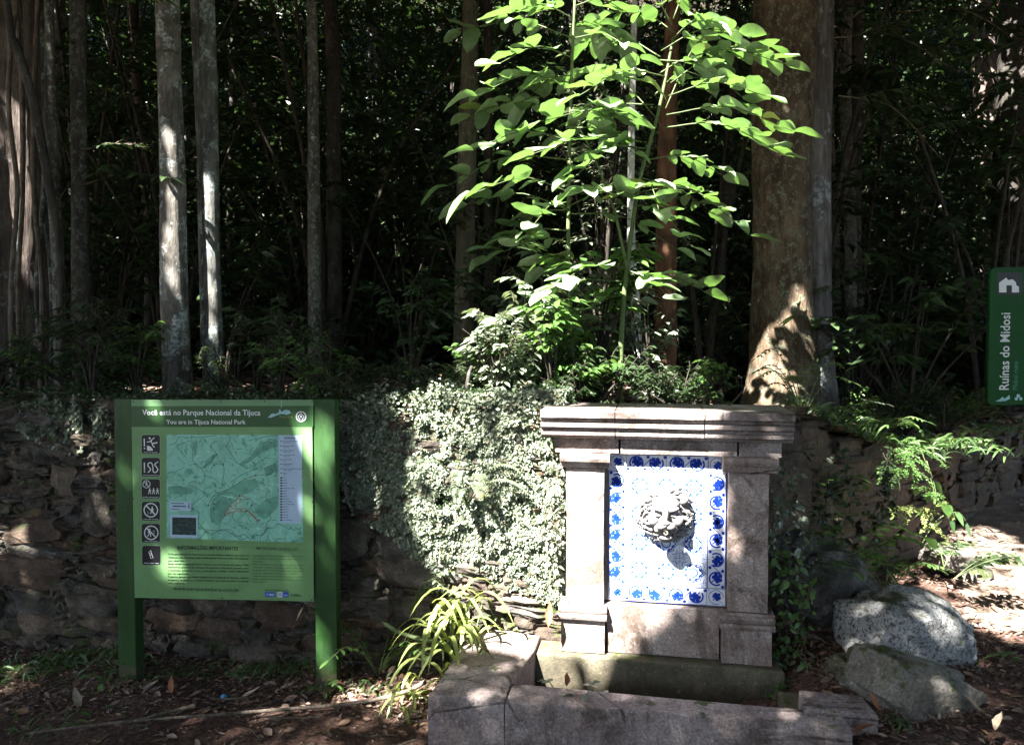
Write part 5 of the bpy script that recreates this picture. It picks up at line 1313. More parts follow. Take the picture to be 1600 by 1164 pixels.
for k, (px, Y, sc, pr, lab) in enumerate(((775, 3.95, .75, 0, 'sunlit pale shrub at the right end of the creeper top, lowest of its row'), (815, 4.2, 1.0, 0, 'tallest sunlit pale shrub left of the sapling stems'), (865, 4.0, .8, 1, 'green shrub leaning over the left end of the cornice'),
        (930, 4.5, 1.15, 1, 'green shrub between the two sapling stems'), (1010, 4.6, .9, 0, 'pale shrub at the foot of the reddish trunk'), (1075, 4.4, .6, 2, 'low pale shrub right of the reddish trunk foot'), (835, 4.9, 1.3, 0, 'pale bush standing behind the row above the creeper'), (950, 5.4, 1.5, 0, 'tall pale bush behind the thin whitish stem'), (700, 4.1, .6, 2, 'low pale plant on the wall top left of the broken stump'), (1105, 4.1, .4, 1, 'low green plant behind the right end of the cornice'))):
    x = (px - 800) / F_PX * Y; put_shrub(lit[pr], (x, Y, tz(x, Y) - .02), k * 1.3, sc, 'sunlit_shrub', lab, 'shrub')
# hanging sprays that enter from the sides at mid height: two branches as things of their own tree-like sprays
def spray(px, py, Y, L, dirn, mat, name, label, leafL=.10, n=46, droop=.25, fan=.35):
    b = at(px, py, Y); mb = MB(); P = []; D = []; Lr = []
    main = curve_pts([(0, 0, 0), (dirn[0] * L * .5, dirn[1] * L * .5, dirn[2] * L * .5 + .05), (dirn[0] * L, dirn[1] * L, dirn[2] * L - droop * L * .3)], 12)
    mb.tube(main, list(np.linspace(.008, .002, 12)), 5)
    for k in range(7):
        i = 2 + k; p = main[i]; sgn = 1 if k % 2 else -1; d0 = math.atan2(dirn[1], dirn[0]) + sgn * random.uniform(.4, .9); l = L * random.uniform(.3, .5)
        e = p + np.array([math.cos(d0) * l, math.sin(d0) * l, random.uniform(-.2, .1) * l]); tw = curve_pts([p, (p + e) / 2 + np.array([0, 0, .02]), e], 7); mb.tube(tw, list(np.linspace(.004, .0015, 7)), 4)
        for q in range(n // 5):
            t = (q + .5) / (n // 5) * 5.99; kk = int(t); w = tw[kk] + (tw[kk + 1] - tw[kk]) * (t - kk); s2 = 1 if q % 2 else -1
            da = d0 + s2 * random.uniform(.5, 1.1); P.append(w); D.append((math.cos(da), math.sin(da), random.uniform(-.35, .05))); Lr.append(leafL * random.uniform(.7, 1.2))
    r = thing(name, label, 'branch', tuple(b)); mb.build('twigs', M['twig'], r, True)
    V, F = leaf_arrays(np.array(P), np.array(D), rnorm(len(P), .3), np.array(Lr), np.array(Lr) * .32, .3, .2, hi=True); leaf_obj('foliage', V, F, M[mat], r)
spray(128, 290, 5.2, .75, (.95, -.25, .02), 'leaf_under', 'leafy_branch', 'leafy branch reaching right from the straight mottled trunk at mid height', .10, 60)
spray(126, 235, 5.25, .6, (.9, .3, .05), 'leaf_dark', 'leafy_branch', 'upper dark leafy branch on the straight mottled trunk', .09, 50)
spray(1300, 60, 5.9, 1.1, (.85, -.1, -.1), 'leaf_under', 'leafy_branch', 'drooping leafy branch right of the massive trunk near the top', .12, 90, .6)
spray(1310, 150, 5.9, 1.0, (.9, .1, -.25), 'leaf_under', 'leafy_branch', 'lower drooping branch right of the massive trunk', .11, 80, .8)
spray(1400, 20, 6.2, 1.2, (.8, -.3, -.2), 'leaf_under', 'leafy_branch', 'branch of narrow leaves hanging from the top right', .12, 90, .8)
spray(190, -30, 4.6, .6, (.3, -.4, -.5), 'leaf_shrub', 'leafy_branch', 'hanging strap leaves at the top between the two left trunk groups', .16, 22, 1.0)
spray(1180, -40, 5.0, .7, (.5, -.2, -.25), 'leaf_under', 'leafy_branch', 'dark leafy branch across the top of the massive trunk', .09, 60, .6)
spray(600, -40, 5.6, 1.0, (.5, -.2, -.25), 'leaf_dark', 'leafy_branch', 'dim leafy branch hanging at the top centre', .10, 80, .6)
spray(420, -20, 6.2, 1.2, (-.3, -.2, -.3), 'leaf_dark', 'leafy_branch', 'dim leafy branch hanging above the grey lichened trunk', .10, 80, .6)

# ------------------------------------------------------------------ the bright sapling
def sapling():
    BASEGAP = Gap(fr_at(5.62), 0, [(1150, 500), (1200, 490), (1245, 600), (1260, 660), (1130, 660)])
    base = at(970, 640, 4.3); bz = tz(base[0], 4.3) - .03
    r = thing('broadleaf_sapling', 'bright green broadleaf sapling with big sunlit compound leaves above the fountain', 'tree', (base[0], 4.3, bz))
    B = np.array([base[0], 4.3, bz]); W = lambda x, y, Y=4.3: at(x, y, Y) - B
    stems = [([(0, 0, 0), W(971, 520), W(982, 400), W(1000, 280), W(1030, 170), W(1052, 60)], .017),
             ([W(895, 640, 4.35) * [1, 1, 0], W(893, 520, 4.35), W(888, 380, 4.35), W(890, 240, 4.35), W(893, 120, 4.3), W(898, 0, 4.3)], .016),
             ([W(982, 430), W(960, 330, 4.25), W(930, 250, 4.2), W(905, 200, 4.2)], .010)]
    for c, rad in stems:
        V, F = tube_arrays(curve_pts(c, 24), list(np.linspace(rad, rad * .45, 24)), 8, .05); link('stem', mesh('stem', V, F, [M['green_stem']], smooth=True), None, r)
    shapes = []
    for k in range(8):
        w = (.56, .64, .50, .68, .60, .46, .58, .54)[k]; L = 1.0
        V, F = leaf_arrays(np.zeros((1, 3)), np.array([[1, 0, 0.0]]), np.array([[0, 0, 1.0]]), 1.0, w, (.06, .16, .24, .10, .32, .42, -.05, .2)[k], (.18, .3, .1, .24, .35, .45, .05, .55)[k], hi=True,
                           shape=((.05, .34), (.15, .70), (.32, .96), (.52, 1.0), (.70, .88), (.85, .58), (.94, .28)))
        V = V + np.array([mnoise.noise_vector(Vector(v) * 3 + Vector((k * 9, 0, 0))) for v in V]) * .075 * np.array([0, .6, 1])
        V[0] = 0
        shapes.append(mesh('leaf', V, F, [M['leaf_bright']], smooth=True))
    rr = random.Random(77)
    # (start, tip) of each compound leaf and a depth offset at the tip
    CL = [((1050, 100), (1225, 100), -.1, 5), ((1048, 130), (1200, 72), .1, 4), ((1045, 150), (1195, 150), -.3, 4), ((1040, 180), (1238, 205), -.1, 5), ((1035, 200), (1225, 242), -.35, 5),
          ((1040, 170), (1120, 40), .25, 4), ((1040, 120), (905, 150), -.3, 4), ((1030, 190), (915, 110), .2, 4), ((1020, 200), (848, 190), -.15, 4), ((1010, 240), (835, 240), -.35, 4),
          ((1010, 250), (1130, 275), .1, 4), ((1005, 280), (1172, 368), -.15, 4), ((1000, 300), (1110, 330), .3, 4), ((1005, 290), (1030, 330), -.45, 2), ((985, 330), (900, 300), -.3, 3), ((990, 320), (1080, 385), -.35, 3),
          ((890, 220), (740, 235), -.2, 4), ((890, 250), (700, 290), .1, 4), ((888, 300), (745, 300), -.3, 3), ((888, 330), (835, 350), -.45, 2), ((890, 180), (735, 180), .2, 4), ((892, 130), (745, 150), -.2, 4),
          ((893, 90), (780, 100), -.35, 3), ((894, 60), (720, 50), .2, 4), ((896, 30), (800, 20), -.2, 4), ((898, 10), (980, 20), -.2, 4), ((896, 60), (1000, 90), -.3, 3), ((890, 200), (990, 240), -.1, 3),
          ((898, -20), (820, -40), 0, 3), ((1052, 60), (1110, 35), -.2, 3), ((1052, 50), (960, 20), .1, 4), ((1052, 30), (1090, -40), 0, 3), ((1050, 40), (990, -30), -.2, 4), ((888, 360), (760, 400), .25, 4),
          ((982, 420), (860, 455), -.35, 5), ((978, 440), (785, 500), -.25, 5), ((980, 430), (1040, 460), -.35, 3), ((985, 440), (1100, 455), .1, 4), ((978, 460), (880, 520), -.1, 3), ((890, 400), (850, 420), .2, 2),
          ((975, 470), (930, 490), .3, 2), ((893, 480), (830, 540), .15, 3), ((893, 500), (940, 530), .2, 3)]
    for k in range(20):
        left = rr.random() < .5; y = rr.uniform(-20, 400); sx = 890 if left else 1045 - y * .15
        ex = sx + (rr.uniform(60, 170) * (-1 if rr.random() < (.75 if left else .4) else 1)); CL.append(((sx, y), (ex, y + rr.uniform(-30, 60)), rr.uniform(-.4, .4), rr.randint(2, 4)))
    rm = MB(); items = []
    for (s, e, dy, n) in CL:
        n += rr.choice((0, 1, 1))
        s3 = W(*s); e3 = W(e[0], e[1], 4.3 + dy * 1.0); L = np.linalg.norm(e3 - s3)
        mid = (s3 + e3) / 2 + np.array([0, 0, .10 * L + .02]); pts = curve_pts([s3, mid, e3], 10); rm.tube(pts, list(np.linspace(.0045, .0018, 10)), 5)
        ax = unit((e3 - s3)[None])[0]; hz = math.atan2(ax[1], ax[0])
        for k in range(n + 1):
            for sd in ((1, -1) if k < n else (0,)):
                t = .30 + .70 * k / n; f = t * 9; i = min(8, int(f)); p = pts[i] + (pts[i + 1] - pts[i]) * (f - i)
                yaw = hz + sd * rr.uniform(.7, 1.15); pitch = -rr.uniform(-.2, .25) if sd else -rr.uniform(.1, .45); roll = rr.uniform(-.4, .4) + sd * .1
                sc = rr.choice((.75, .9, 1.0, 1.1, 1.3)) * rr.uniform(.125, .165) * (1.12 if k >= n - 1 else 1) * (.85 if k == 0 else 1)
                d = Vector((math.cos(yaw) * math.cos(pitch), math.sin(yaw) * math.cos(pitch), math.sin(pitch)))
                q = Matrix.Rotation(yaw, 4, 'Z') @ Matrix.Rotation(-pitch, 4, 'Y') @ Matrix.Rotation(roll, 4, 'X')
                bw = Vector(p) + Vector(B); hb = BASEGAP.test(np.array([tuple(bw)]))[0]
                if hb and rr.random() < .6: continue
                items.append((sc * (1 - .25 * abs(dy)), rr.choice(shapes), Matrix.Translation(Vector(p)) @ q @ Matrix.Scale(sc, 4)))
    rm.build('leaf_stalks', M['green_stem'], r, True)
    items.sort(key=lambda t: -t[0])
    for t in items[:292]: o = link('leaf', t[1], None, r); o.matrix_local = t[2]
    Vs = []; Fs = []; off = 0
    for t in items[290:]:
        n = len(t[1].vertices); co = np.empty(n * 3, np.float32); t[1].vertices.foreach_get('co', co); co = co.reshape(-1, 3); mx = np.array(t[2])
        Vs.append(co @ mx[:3, :3].T + mx[:3, 3]); Fs += [tuple(v + off for v in p.vertices) for p in t[1].polygons]; off += n
    o = link('small_leaves', mesh('small_leaves', np.concatenate(Vs), Fs, [M['leaf_bright']], smooth=True), None, r); o['kind'] = 'stuff'
sapling()

# ------------------------------------------------------------------ creeper on the wall
def in_poly(x, y, poly):
    c = np.zeros(len(x), bool); j = len(poly) - 1
    for i in range(len(poly)):
        xi, yi = poly[i]; xj, yj = poly[j]
        c ^= ((yi > y) != (yj > y)) & (x < (xj - xi) * (y - yi) / (yj - yi + 1e-9) + xi); j = i
    return c
def creeper(name, label, poly, n, Ls, mat, thr=.0, under=0, crest=None):
    P2 = np.array([WL.loc(x, y, .03) for x, y in poly]); lo, hi = P2.min(0), P2.max(0)
    a = RNG.uniform(lo[0], hi[0], n); z = RNG.uniform(lo[1], hi[1], n)
    j1 = nz(a, z, 7.0, .07, 2.0); j2 = nz(a, z, 7.0, .07, 8.0)
    k = in_poly(a + j1, z + j2, P2); a, z = a[k], z[k]
    c = np.array([mnoise.noise((float(p) * 4.5, float(q) * 4.5, 1.0)) + .5 * mnoise.noise((float(p) * 13, float(q) * 13, 4.0)) for p, q in zip(a, z)])
    k = c > thr; a, z, c = a[k], z[k], c[k]; n = len(a)
    bulge = nz(a, z, 3.2, .04, 3.0) + nz(a, z, 9, .035, 6.0) + nz(a, z, 22, .03, 9.0)
    b = .015 - RNG.uniform(0, .035, n) - bulge - .02 * np.maximum(0, c - thr)
    D = np.stack([RNG.normal(0, .7, n), RNG.normal(-.5, .3, n), RNG.normal(-.35, .6, n)], -1); N = rnorm(n, .75, (0, -1, .8))
    L = RNG.uniform(*Ls, n); V, F = leaf_arrays(np.stack([a, b, z], -1), D, N, L, L * .75, .15, .15)
    r = thing(name, label, 'creeper', tuple(wall_left.location), wl_yaw)
    o = leaf_obj('foliage', V, F, M[mat], r); o['kind'] = 'stuff'
    if under:  # layer of dark leaves standing in for the shade between the pale ones
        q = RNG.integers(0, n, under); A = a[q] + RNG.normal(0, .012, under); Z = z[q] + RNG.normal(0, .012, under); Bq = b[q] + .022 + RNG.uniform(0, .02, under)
        V, F = leaf_arrays(np.stack([A, Bq, Z], -1), rdir(under), rnorm(under, .7, (0, -1, .5)), .024, .02, .15, .15); o = leaf_obj('shade_foliage', V, F, M['leaf_dark'], r); o['kind'] = 'stuff'
    if crest:                                         # shoots standing up and over the wall top
        m = 5200; A = RNG.uniform(crest[0], crest[1], m); hz = 1.37 + np.maximum(0, nz(A, A * 0, 5.0, .09, 4.0) + .005); Z = hz - RNG.uniform(0, 1, m) ** 2 * .12 + RNG.exponential(.018, m); Bq = RNG.uniform(-.07, .32, m)
        V, F = leaf_arrays(np.stack([A, Bq, np.where(Bq > .1, np.minimum(Z, 1.37 + .05 + .1 * RNG.random(m) ** 2), Z)], -1), rdir(m, .5), rnorm(m, .8, (0, -.5, .8)), RNG.uniform(.014, .034, m), .018, .15, .15); o = leaf_obj('crest', V, F, M[mat], r); o['kind'] = 'stuff'
        for k in range(46):                           # little upright sprigs
            x0 = random.uniform(*crest); y0 = random.uniform(-.03, .2); h = random.uniform(.04, .13); pts = [(x0 + random.gauss(0, .008) * q, y0, 1.36 + h * q / 4) for q in range(5)]; mbc = MB(); mbc.tube(pts, [.0018] * 5, 4)
            P_ = np.array([pts[q // 3] for q in range(2, 15)]); VV_, FF_ = leaf_arrays(P_, rdir(13, .4), rnorm(13, .5), .024, .013, .1, .15); off_ = len(mbc.V); mbc.add(VV_, [tuple(f) for f in FF_]); mbc.build('sprig', M[mat], r)
    mb = MB()                                         # wiry stems
    for k in range(26):
        i = RNG.integers(0, n); x0, z0 = a[i], z[i]; pts = [(x0, .03, z0)]
        for q in range(6): x0 += random.uniform(-.04, .05); z0 -= random.uniform(.02, .06); pts.append((x0, .03 - random.uniform(0, .03), z0))
        mb.tube(pts, [.003] * 7, 4)
    mb.build('stems', M['twig'], r, True)
creeper('wall_creeper', 'dense small leaved creeper covering the wall left of the fountain, bright in the sun', [(500, 640), (560, 625), (700, 612), (880, 606), (885, 940), (850, 930), (760, 905), (690, 890), (640, 850), (560, 800), (520, 740), (500, 700)], 105000, (.011, .023), 'leaf_ivy', -.55, 70000, (WL.loc(560, 620, 0)[0], WL.loc(885, 620, 0)[0]))
creeper('wall_creeper', 'patch of creeper and dry leaves on the upper wall left of the board', [(30, 640), (120, 615), (200, 615), (200, 715), (110, 700), (60, 690)], 7000, (.016, .03), 'leaf_ivy', -.05)
creeper('wall_creeper', 'thin dark creeper behind the information board', [(200, 615), (500, 615), (520, 760), (480, 800), (200, 720)], 9000, (.016, .03), 'leaf_under', .05, 0, (.4, WL.loc(575, 620, 0)[0]))

# ------------------------------------------------------------------ litter
def litter(name, n, fx, fz, L, mat, tilt=.35, lift=.012):
    x, y = fx(n); n = len(x); z = fz(x, y) + RNG.uniform(.0, lift, n)
    D = rdir(n, .0, .4); N = rnorm(n, tilt); Ls = RNG.uniform(*L, n)
    V, F = leaf_arrays(np.stack([x, y, z + .004], -1), D, N, Ls, Ls * RNG.uniform(.3, .55, n), -.12 * RNG.random(n), .3, hi=(L[1] > .04))
    return V, F
def zgn(x, y): return zg(x, y) + nz(x, y, 1.7, .03, 0) + nz(x, y, 6.5, .0105, 3)
def ztn(x, y): return zt(x, y) + nz(x, y, 1.7, .06, 5) + nz(x, y, 6.5, .021, 8)
def inb(x, y):                                        # inside the basin block
    q = np.stack([x - FT.O[0], y - FT.O[1]], -1); a = q @ FT.u[:2]; b = q @ FT.n[:2]
    return (a > oFL[0] - .02) & (a < .62) & (b > oFL[1] - .02) & (b < .4)
def area(n):
    x = RNG.uniform(-3.4, 3.2, n); y = RNG.uniform(2.2, 6.0, n); w = yw(x)
    dens = np.where(y > w - .75, 1.0, .45) * np.where((y < 3.1) & (x < .2), .55, 1) 
    dens = np.where((x < 0) & (y < 3.3), .22, dens); onp = (x > 1.9 + .48 * (y - 3.7)) & (y > 3.7); dens = np.where(onp, .30, dens)
    k = (y < w - .02) & ~inb(x, y) & (RNG.random(n) < dens); return x[k], y[k]
Vs = []; Fs = []; off = 0
for (n, L) in ((42000, (.012, .035)), (6000, (.035, .07))):
    V, F = litter('l', n, area, zgn, L, None); Vs.append(V); Fs.append(F + off); off += len(V)
o = leaf_obj('leaf_litter', np.concatenate(Vs), np.concatenate(Fs), M['dead_leaf']); tag(o, kind='stuff')
def area2(n):
    x = RNG.uniform(-5, 6, n); t = RNG.uniform(0, 1, n) ** 2 * 6; y = yw(x) + .06 + t; return x, y
V, F = litter('l', 26000, area2, ztn, (.04, .10), None, .4, .02); o = leaf_obj('forest_leaf_litter', V, F, M['dead_leaf']); tag(o, kind='stuff')
# litter caught in the basin and on the ledge
def area3(n):
    a = RNG.uniform(-.6, .45, n); b = RNG.uniform(-.52, -.12, n); p = FT.O[None, :2] + a[:, None] * FT.u[None, :2] + b[:, None] * FT.n[None, :2]; return p[:, 0], p[:, 1]
V, F = litter('l', 500, area3, lambda x, y: np.full(len(x), .037), (.03, .07), None); o = leaf_obj('basin_leaf_litter', V, F, M['dead_leaf']); tag(o, kind='stuff')
# single dead leaves that stand out
def dead_leaf(px, py, z, L, mat, label, rz=0, tilt=0, roll=0, Y=None):
    p = atz(px, py, z) if Y is None else at(px, py, Y)
    if Y is None and z < .2:
        for _ in range(3): p = atz(px, py, gz(p[0], p[1]) + .008 + L * .3 * abs(math.sin(tilt)))
    V, F = leaf_arrays(np.zeros((1, 3)), np.array([[1, 0, 0.0]]), np.array([[0, 0, 1.0]]), L, L * .36, -.35, .8, hi=True)
    V = V + np.array([mnoise.noise_vector(Vector(v / L) * 2.2 + Vector((px * .1, 0, 0))) for v in V]) * L * .12
    o = link('dead_leaf', mesh('dead_leaf', V - V.mean(0), F, [M[mat]], smooth=True), None, None, tuple(p + np.array([0, 0, .012])), (roll, -tilt, rz)); tag(o, label, 'leaf')
dead_leaf(268, 1072, .03, .09, 'dead_orange', 'upright rust coloured dead leaf below the board near its left post', 1.3, 1.2)
dead_leaf(232, 1078, .03, .10, 'dead_pale', 'curled tan dead leaf beside the left post of the board', .3, .3)
dead_leaf(390, 1086, .02, .11, 'dead_pale', 'long tan dead leaf below the right half of the board', .2, .1)
dead_leaf(120, 1092, .02, .12, 'dead_pale', 'grey tan dead leaf on the soil left of the left post', 2.4, .2)
dead_leaf(1520, 1102, .30, .075, 'dead_pale', 'pale dead leaf on the soil right of the sloping slab rock', 2.6, .25, .4)
dead_leaf(1560, 1130, .30, .085, 'dead_pale', 'tan dead leaf in the lower right corner of the picture', .5, .2, -.3)
dead_leaf(1500, 1006, .50, .04, 'leaf_strap', 'small yellow leaf on the right end of the lichened boulder', 1.9, .8)
dead_leaf(1365, 1098, .36, .07, 'dead_orange', 'brown curled leaf lying on the sloping slab rock', 1.9, .4)
dead_leaf(858, 962, .40, .10, 'dead_orange', 'brown leaf standing beside the left pedestal of the fountain', 1.4, 1.1, Y=3.3)
dead_leaf(886, 1064, .22, .06, 'dead_orange', 'dark brown leaf upright inside the basin at its left', 1.4, 1.2, Y=3.12)
dead_leaf(470, 960, .40, .09, 'dead_pale', 'pale dead leaf caught on the wall below the board, near the right post', .3, .7, Y=3.66)
dead_leaf(1345, 1142, .22, .12, 'dead_orange', 'long rust dead leaf by the grass at the basin corner', -.4, .1)

# leaves and twigs banked against the rocks, posts and walls
def banks():
    V_ = []; F_ = []; off = 0
    for (px, py, Y, rx, ry, m) in ((1330, 1040, 3.25, .10, .06, 260), (1480, 1040, 3.2, .16, .05, 320), (1400, 1125, 2.85, .2, .05, 320), (1540, 1010, 3.5, .2, .1, 260), (195, 1078, 3.52, .08, .03, 120), (508, 1080, 3.5, .09, .03, 120), (1290, 990, 3.45, .08, .1, 200), (640, 1075, 3.3, .12, .06, 200), (1250, 1120, 2.75, .14, .03, 200)):
        x0 = (px - 800) / F_PX * Y; x = x0 + RNG.normal(0, rx, m); y = Y + RNG.normal(0, ry, m); z = zgn(x, y) + RNG.uniform(.0, .035, m)
        L = RNG.uniform(.012, .042, m); V, F = leaf_arrays(np.stack([x, y, z], -1), rdir(m, .1), rnorm(m, .7), L, L * .42, -.15, .3, hi=True); V_.append(V); F_.append(F + off); off += len(V)
    o = leaf_obj('banked_leaf_litter', np.concatenate(V_), np.concatenate(F_), M['dead_leaf']); tag(o, kind='stuff')
    mb = MB()
    for k in range(260):                              # fine twigs
        x = RNG.uniform(-3.2, 2.6); y = RNG.uniform(2.5, 4.2)
        if y > float(yw(x)) - .1 or inb(np.array([x]), np.array([y]))[0]: continue
        a = random.uniform(0, 6.28); l = random.uniform(.05, .22); c = []
        for q in range(4): xx = x + math.cos(a) * l * q / 3; yy = y + math.sin(a) * l * q / 3; c.append((xx, yy, gz(xx, yy) + .008 + random.uniform(0, .008))); a += random.uniform(-.3, .3)
        mb.tube(c, [.0022 * random.uniform(.6, 1.6)] * 4, 5)
    o = mb.build('twig_litter', M['twig'], None, True); tag(o, kind='stuff')
banks()
# ------------------------------------------------------------------ root, litter ball, sticks
def stick(pts, r0, r1, name, label, mat='twig', cat='branch', group=None):
    P = [atz(x, y, z) for x, y, z in pts]; B = P[0]
    for p in P: p[2] = max(p[2], gz(p[0], p[1]) + r1 * .5)
    V, F = tube_arrays([p - B for p in curve_pts(P, 40)], list(np.linspace(r0, r1, 40)), 8, .15)
    o = link(name, mesh(name, V, F, [M[mat]], smooth=True), None, None, tuple(B)); tag(o, label, cat, group)
stick([(665, 1064, .10), (640, 1078, .06), (590, 1092, .03), (520, 1102, .02), (440, 1108, .02), (340, 1116, .02), (230, 1124, .02), (130, 1134, .02), (40, 1146, .02)], .011, .005, 'fallen_branch', 'long thin bare root snaking over the soil from the basin corner to the left', 'root_bark')
stick([(305, 1102, .03), (270, 1110, .02), (225, 1122, .02), (180, 1132, .02)], .010, .006, 'fallen_branch', 'short thick stick lying alongside the long root below the board', 'twig')
stick([(410, 1083, .03), (380, 1090, .03), (330, 1092, .02)], .008, .005, 'fallen_branch', 'short curved stick below the middle of the board', 'twig')
stick([(500, 1120, .02), (450, 1121, .02), (400, 1119, .02)], .004, .003, 'fallen_branch', 'thin straight twig in front of the long root', 'twig')
stick([(670, 1150, .02), (640, 1158, .02), (610, 1170, .02)], .005, .003, 'fallen_branch', 'forked twig at the lower left foot of the basin', 'twig')
def stick3(pts, r0, r1, label, mat='twig', name='fallen_branch', cat='branch'):
    P = [at(*p) for p in pts]; B = P[0]; V, F = tube_arrays([p - B for p in curve_pts(P, 24)], list(np.linspace(r0, r1, 24)), 8, .15)
    o = link(name, mesh(name, V, F, [M[mat]], smooth=True), None, None, tuple(B)); tag(o, label, cat)
stick3([(598, 972, 3.58), (620, 985, 3.5), (650, 996, 3.45), (690, 1004, 3.4)], .011, .009, 'yellowish woody stem lying behind the strap leaved plant', 'green_stem')
stick3([(728, 612, 3.95), (733, 585, 3.95), (738, 572, 3.95)], .012, .010, 'broken pale stump sticking up from the wall top above the creeper', 'bark_pale', 'broken_stump', 'stump')
stick3([(1130, 645, 4.2), (1145, 628, 4.2), (1160, 612, 4.2)], .006, .004, 'short broken twig rising behind the right half of the cornice', 'twig')
p = atz(350, 1083, .0); p[2] = gz(p[0], p[1]); b = MB(); V, F = ball_arrays(14)
V = np.array([v * (1 + .18 * mnoise.noise(Vector(v) * 3)) for v in V]) * [.016, .014, .013]; b.add(V, F)
M['blue_paper'] = flat_mat('blue_foil', (.05, .30, .60), .35, .5, .3, 60)
o = b.build('litter_ball', M['blue_paper'], None, False, loc=tuple(p + np.array([0, 0, .014]))); tag(o, 'small crumpled bright blue wrapper on the soil below the board', 'wrapper')

# ------------------------------------------------------------------ rocks
def rock(px, py, Y, size, mat, seed, label, rz=0.0, ground=None, sink=.25, name='boulder', n=5, rough=.22, tilt=0.0, sq=.45):
    import bmesh
    b = bmesh.new(); bmesh.ops.create_icosphere(b, subdivisions=n, radius=1.0); off = Vector((seed * 7.3, 0, 0))
    for v in b.verts:
        p = v.co.normalized(); c = Vector([math.copysign(abs(t) ** (1 - sq * .6), t) for t in p])
        d = 1 + rough * mnoise.noise(p * 1.3 + off) + rough * .5 * mnoise.noise(p * 3.1 + off) + rough * .2 * mnoise.noise(p * 8 + off) + rough * .08 * mnoise.noise(p * 20 + off)
        v.co = Vector((c.x * size[0], c.y * size[1], c.z * size[2])) * .92 * d
    me = bpy.data.meshes.new(name); b.to_mesh(me); b.free(); me.materials.append(M[mat]); me.polygons.foreach_set('use_smooth', [True] * len(me.polygons))
    p = at(px, py, Y); o = link(name, me, None, None, (p[0], p[1], p[2]), (0, tilt, rz)); tag(o, label, 'rock'); return o
rock(1411, 984, 3.42, (.295, .24, .19), 'lichen_rock', 1, 'rounded boulder blotched with white lichen at the right of the basin', .2, tilt=.10, rough=.24, sq=.38)
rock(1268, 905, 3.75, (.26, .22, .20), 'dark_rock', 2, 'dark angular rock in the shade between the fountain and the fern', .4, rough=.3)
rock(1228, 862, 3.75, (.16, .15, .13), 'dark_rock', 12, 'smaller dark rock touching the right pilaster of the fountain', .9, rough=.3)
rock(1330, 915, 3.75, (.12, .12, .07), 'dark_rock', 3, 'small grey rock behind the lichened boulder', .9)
rock(1415, 1072, 3.04, (.215, .21, .13), 'slab_rock', 4, 'sloping flat slab rock in front of the lichened boulder', .35, sq=1.0, tilt=.40, rough=.22)
rock(1352, 1062, 3.12, (.075, .10, .055), 'slab_rock', 34, 'small angular stone wedged between the kerb stone and the slab rock', .8, sq=1.1, rough=.3)
rock(1500, 1068, 3.25, (.05, .05, .035), 'dark_rock', 35, 'small dark stone at the right end of the lichened boulder', .8, sq=.9, rough=.3)
rock(1480, 1122, 3.0, (.07, .07, .05), 'slab_rock', 5, 'small pale stone tucked against the right end of the slab rock', .8)
rock(1318, 1048, 3.2, (.085, .08, .07), 'basin_wet', 6, 'small mossy rock between the boulder and the dressed kerb stone', .8)
rock(1480, 870, 4.55, (.16, .14, .085), 'slab_rock', 7, 'pale sunlit rock beside the sandy path', .3)
rock(1520, 895, 4.5, (.10, .10, .05), 'slab_rock', 17, 'low sunlit stone on the edge of the sandy path', .3)
# dressed stone at the corner
kb = prism('kerb_stone', [(0, 0), (.27, .01), (.26, .17), (.015, .17)], -.12, .10, M['basin_granite'], None, .012)
p = atz(1254, 1108, .27); kb.location = (p[0], p[1], .172); kb.rotation_euler = (0, .02, -FYAW); tag(kb, 'worn dressed kerb stone at the right end of the basin', 'kerb stone')

# ------------------------------------------------------------------ small plants
def strap_plant(px, py, Y, h, n, mat, name, label, spread=.3, w=.02, seed=1, cat='plant', ground=gz, L=(.22, .38), leafname='leaf', single=True, up=1.0):
    r_ = random.Random(seed); p = at(px, py, Y); z = ground(p[0], Y); root = thing(name, label, cat, (p[0], Y, z))
    mb = MB()
    for k in range(n):
        a = r_.uniform(0, 6.28); l = r_.uniform(*L); b = Vector((r_.uniform(-1, 1) * spread * .25, r_.uniform(-1, 1) * spread * .2, h * r_.uniform(.0, 1)))
        out = Vector((math.cos(a), math.sin(a), 0)); sd = Vector((-math.sin(a), math.cos(a), 0)); V = []; F = []; ns = 7; up_ = r_.uniform(.5, 1.1) * up
        for i in range(ns + 1):
            t = i / ns; c = b + out * l * (t * .75) + Vector((0, 0, l * (up_ * t - 1.15 * t * t * (.6 + .4 * up_)))); wd = w * (math.sin(math.pi * min(1, t * .9 + .1)) ** .7) * .5
            V += [c - sd * wd + Vector((0, 0, wd * .4)), c, c + sd * wd + Vector((0, 0, wd * .4))]
        for i in range(ns):
            q = 3 * i; F += [(q, q + 1, q + 4, q + 3), (q + 1, q + 2, q + 5, q + 4)]
        if single: link(leafname, mesh(leafname, V, F, [M[mat]], smooth=True), None, root)
        else: mb.add(V, F)
    if not single: mb.build('blades', M[mat], root)
    return root
sp = strap_plant(705, 985, 3.42, .42, 60, 'leaf_strap', 'strap_leaved_plant', 'arching yellow green strap leaved plant in the sun left of the basin', .45, .022, 3, ground=lambda x, y: gz(x, y) + .08)
for k, (sx, sy) in enumerate(((-.03, .0), (.04, .02), (.0, -.03), (.08, .0))):
    V, F = tube_arrays([(sx, sy, -.12), (sx * 1.3, sy, .2), (sx * 1.8, sy, .38)], [.005, .004, .003], 6); link('stem', mesh('stem', V, F, [M['green_stem']], smooth=True), None, sp)
strap_plant(650, 1030, 3.35, .10, 22, 'leaf_strap', 'strap_leaved_plant', 'lower outlying strap leaves drooping over the soil left of the strap plant', .3, .02, 4, L=(.14, .24))
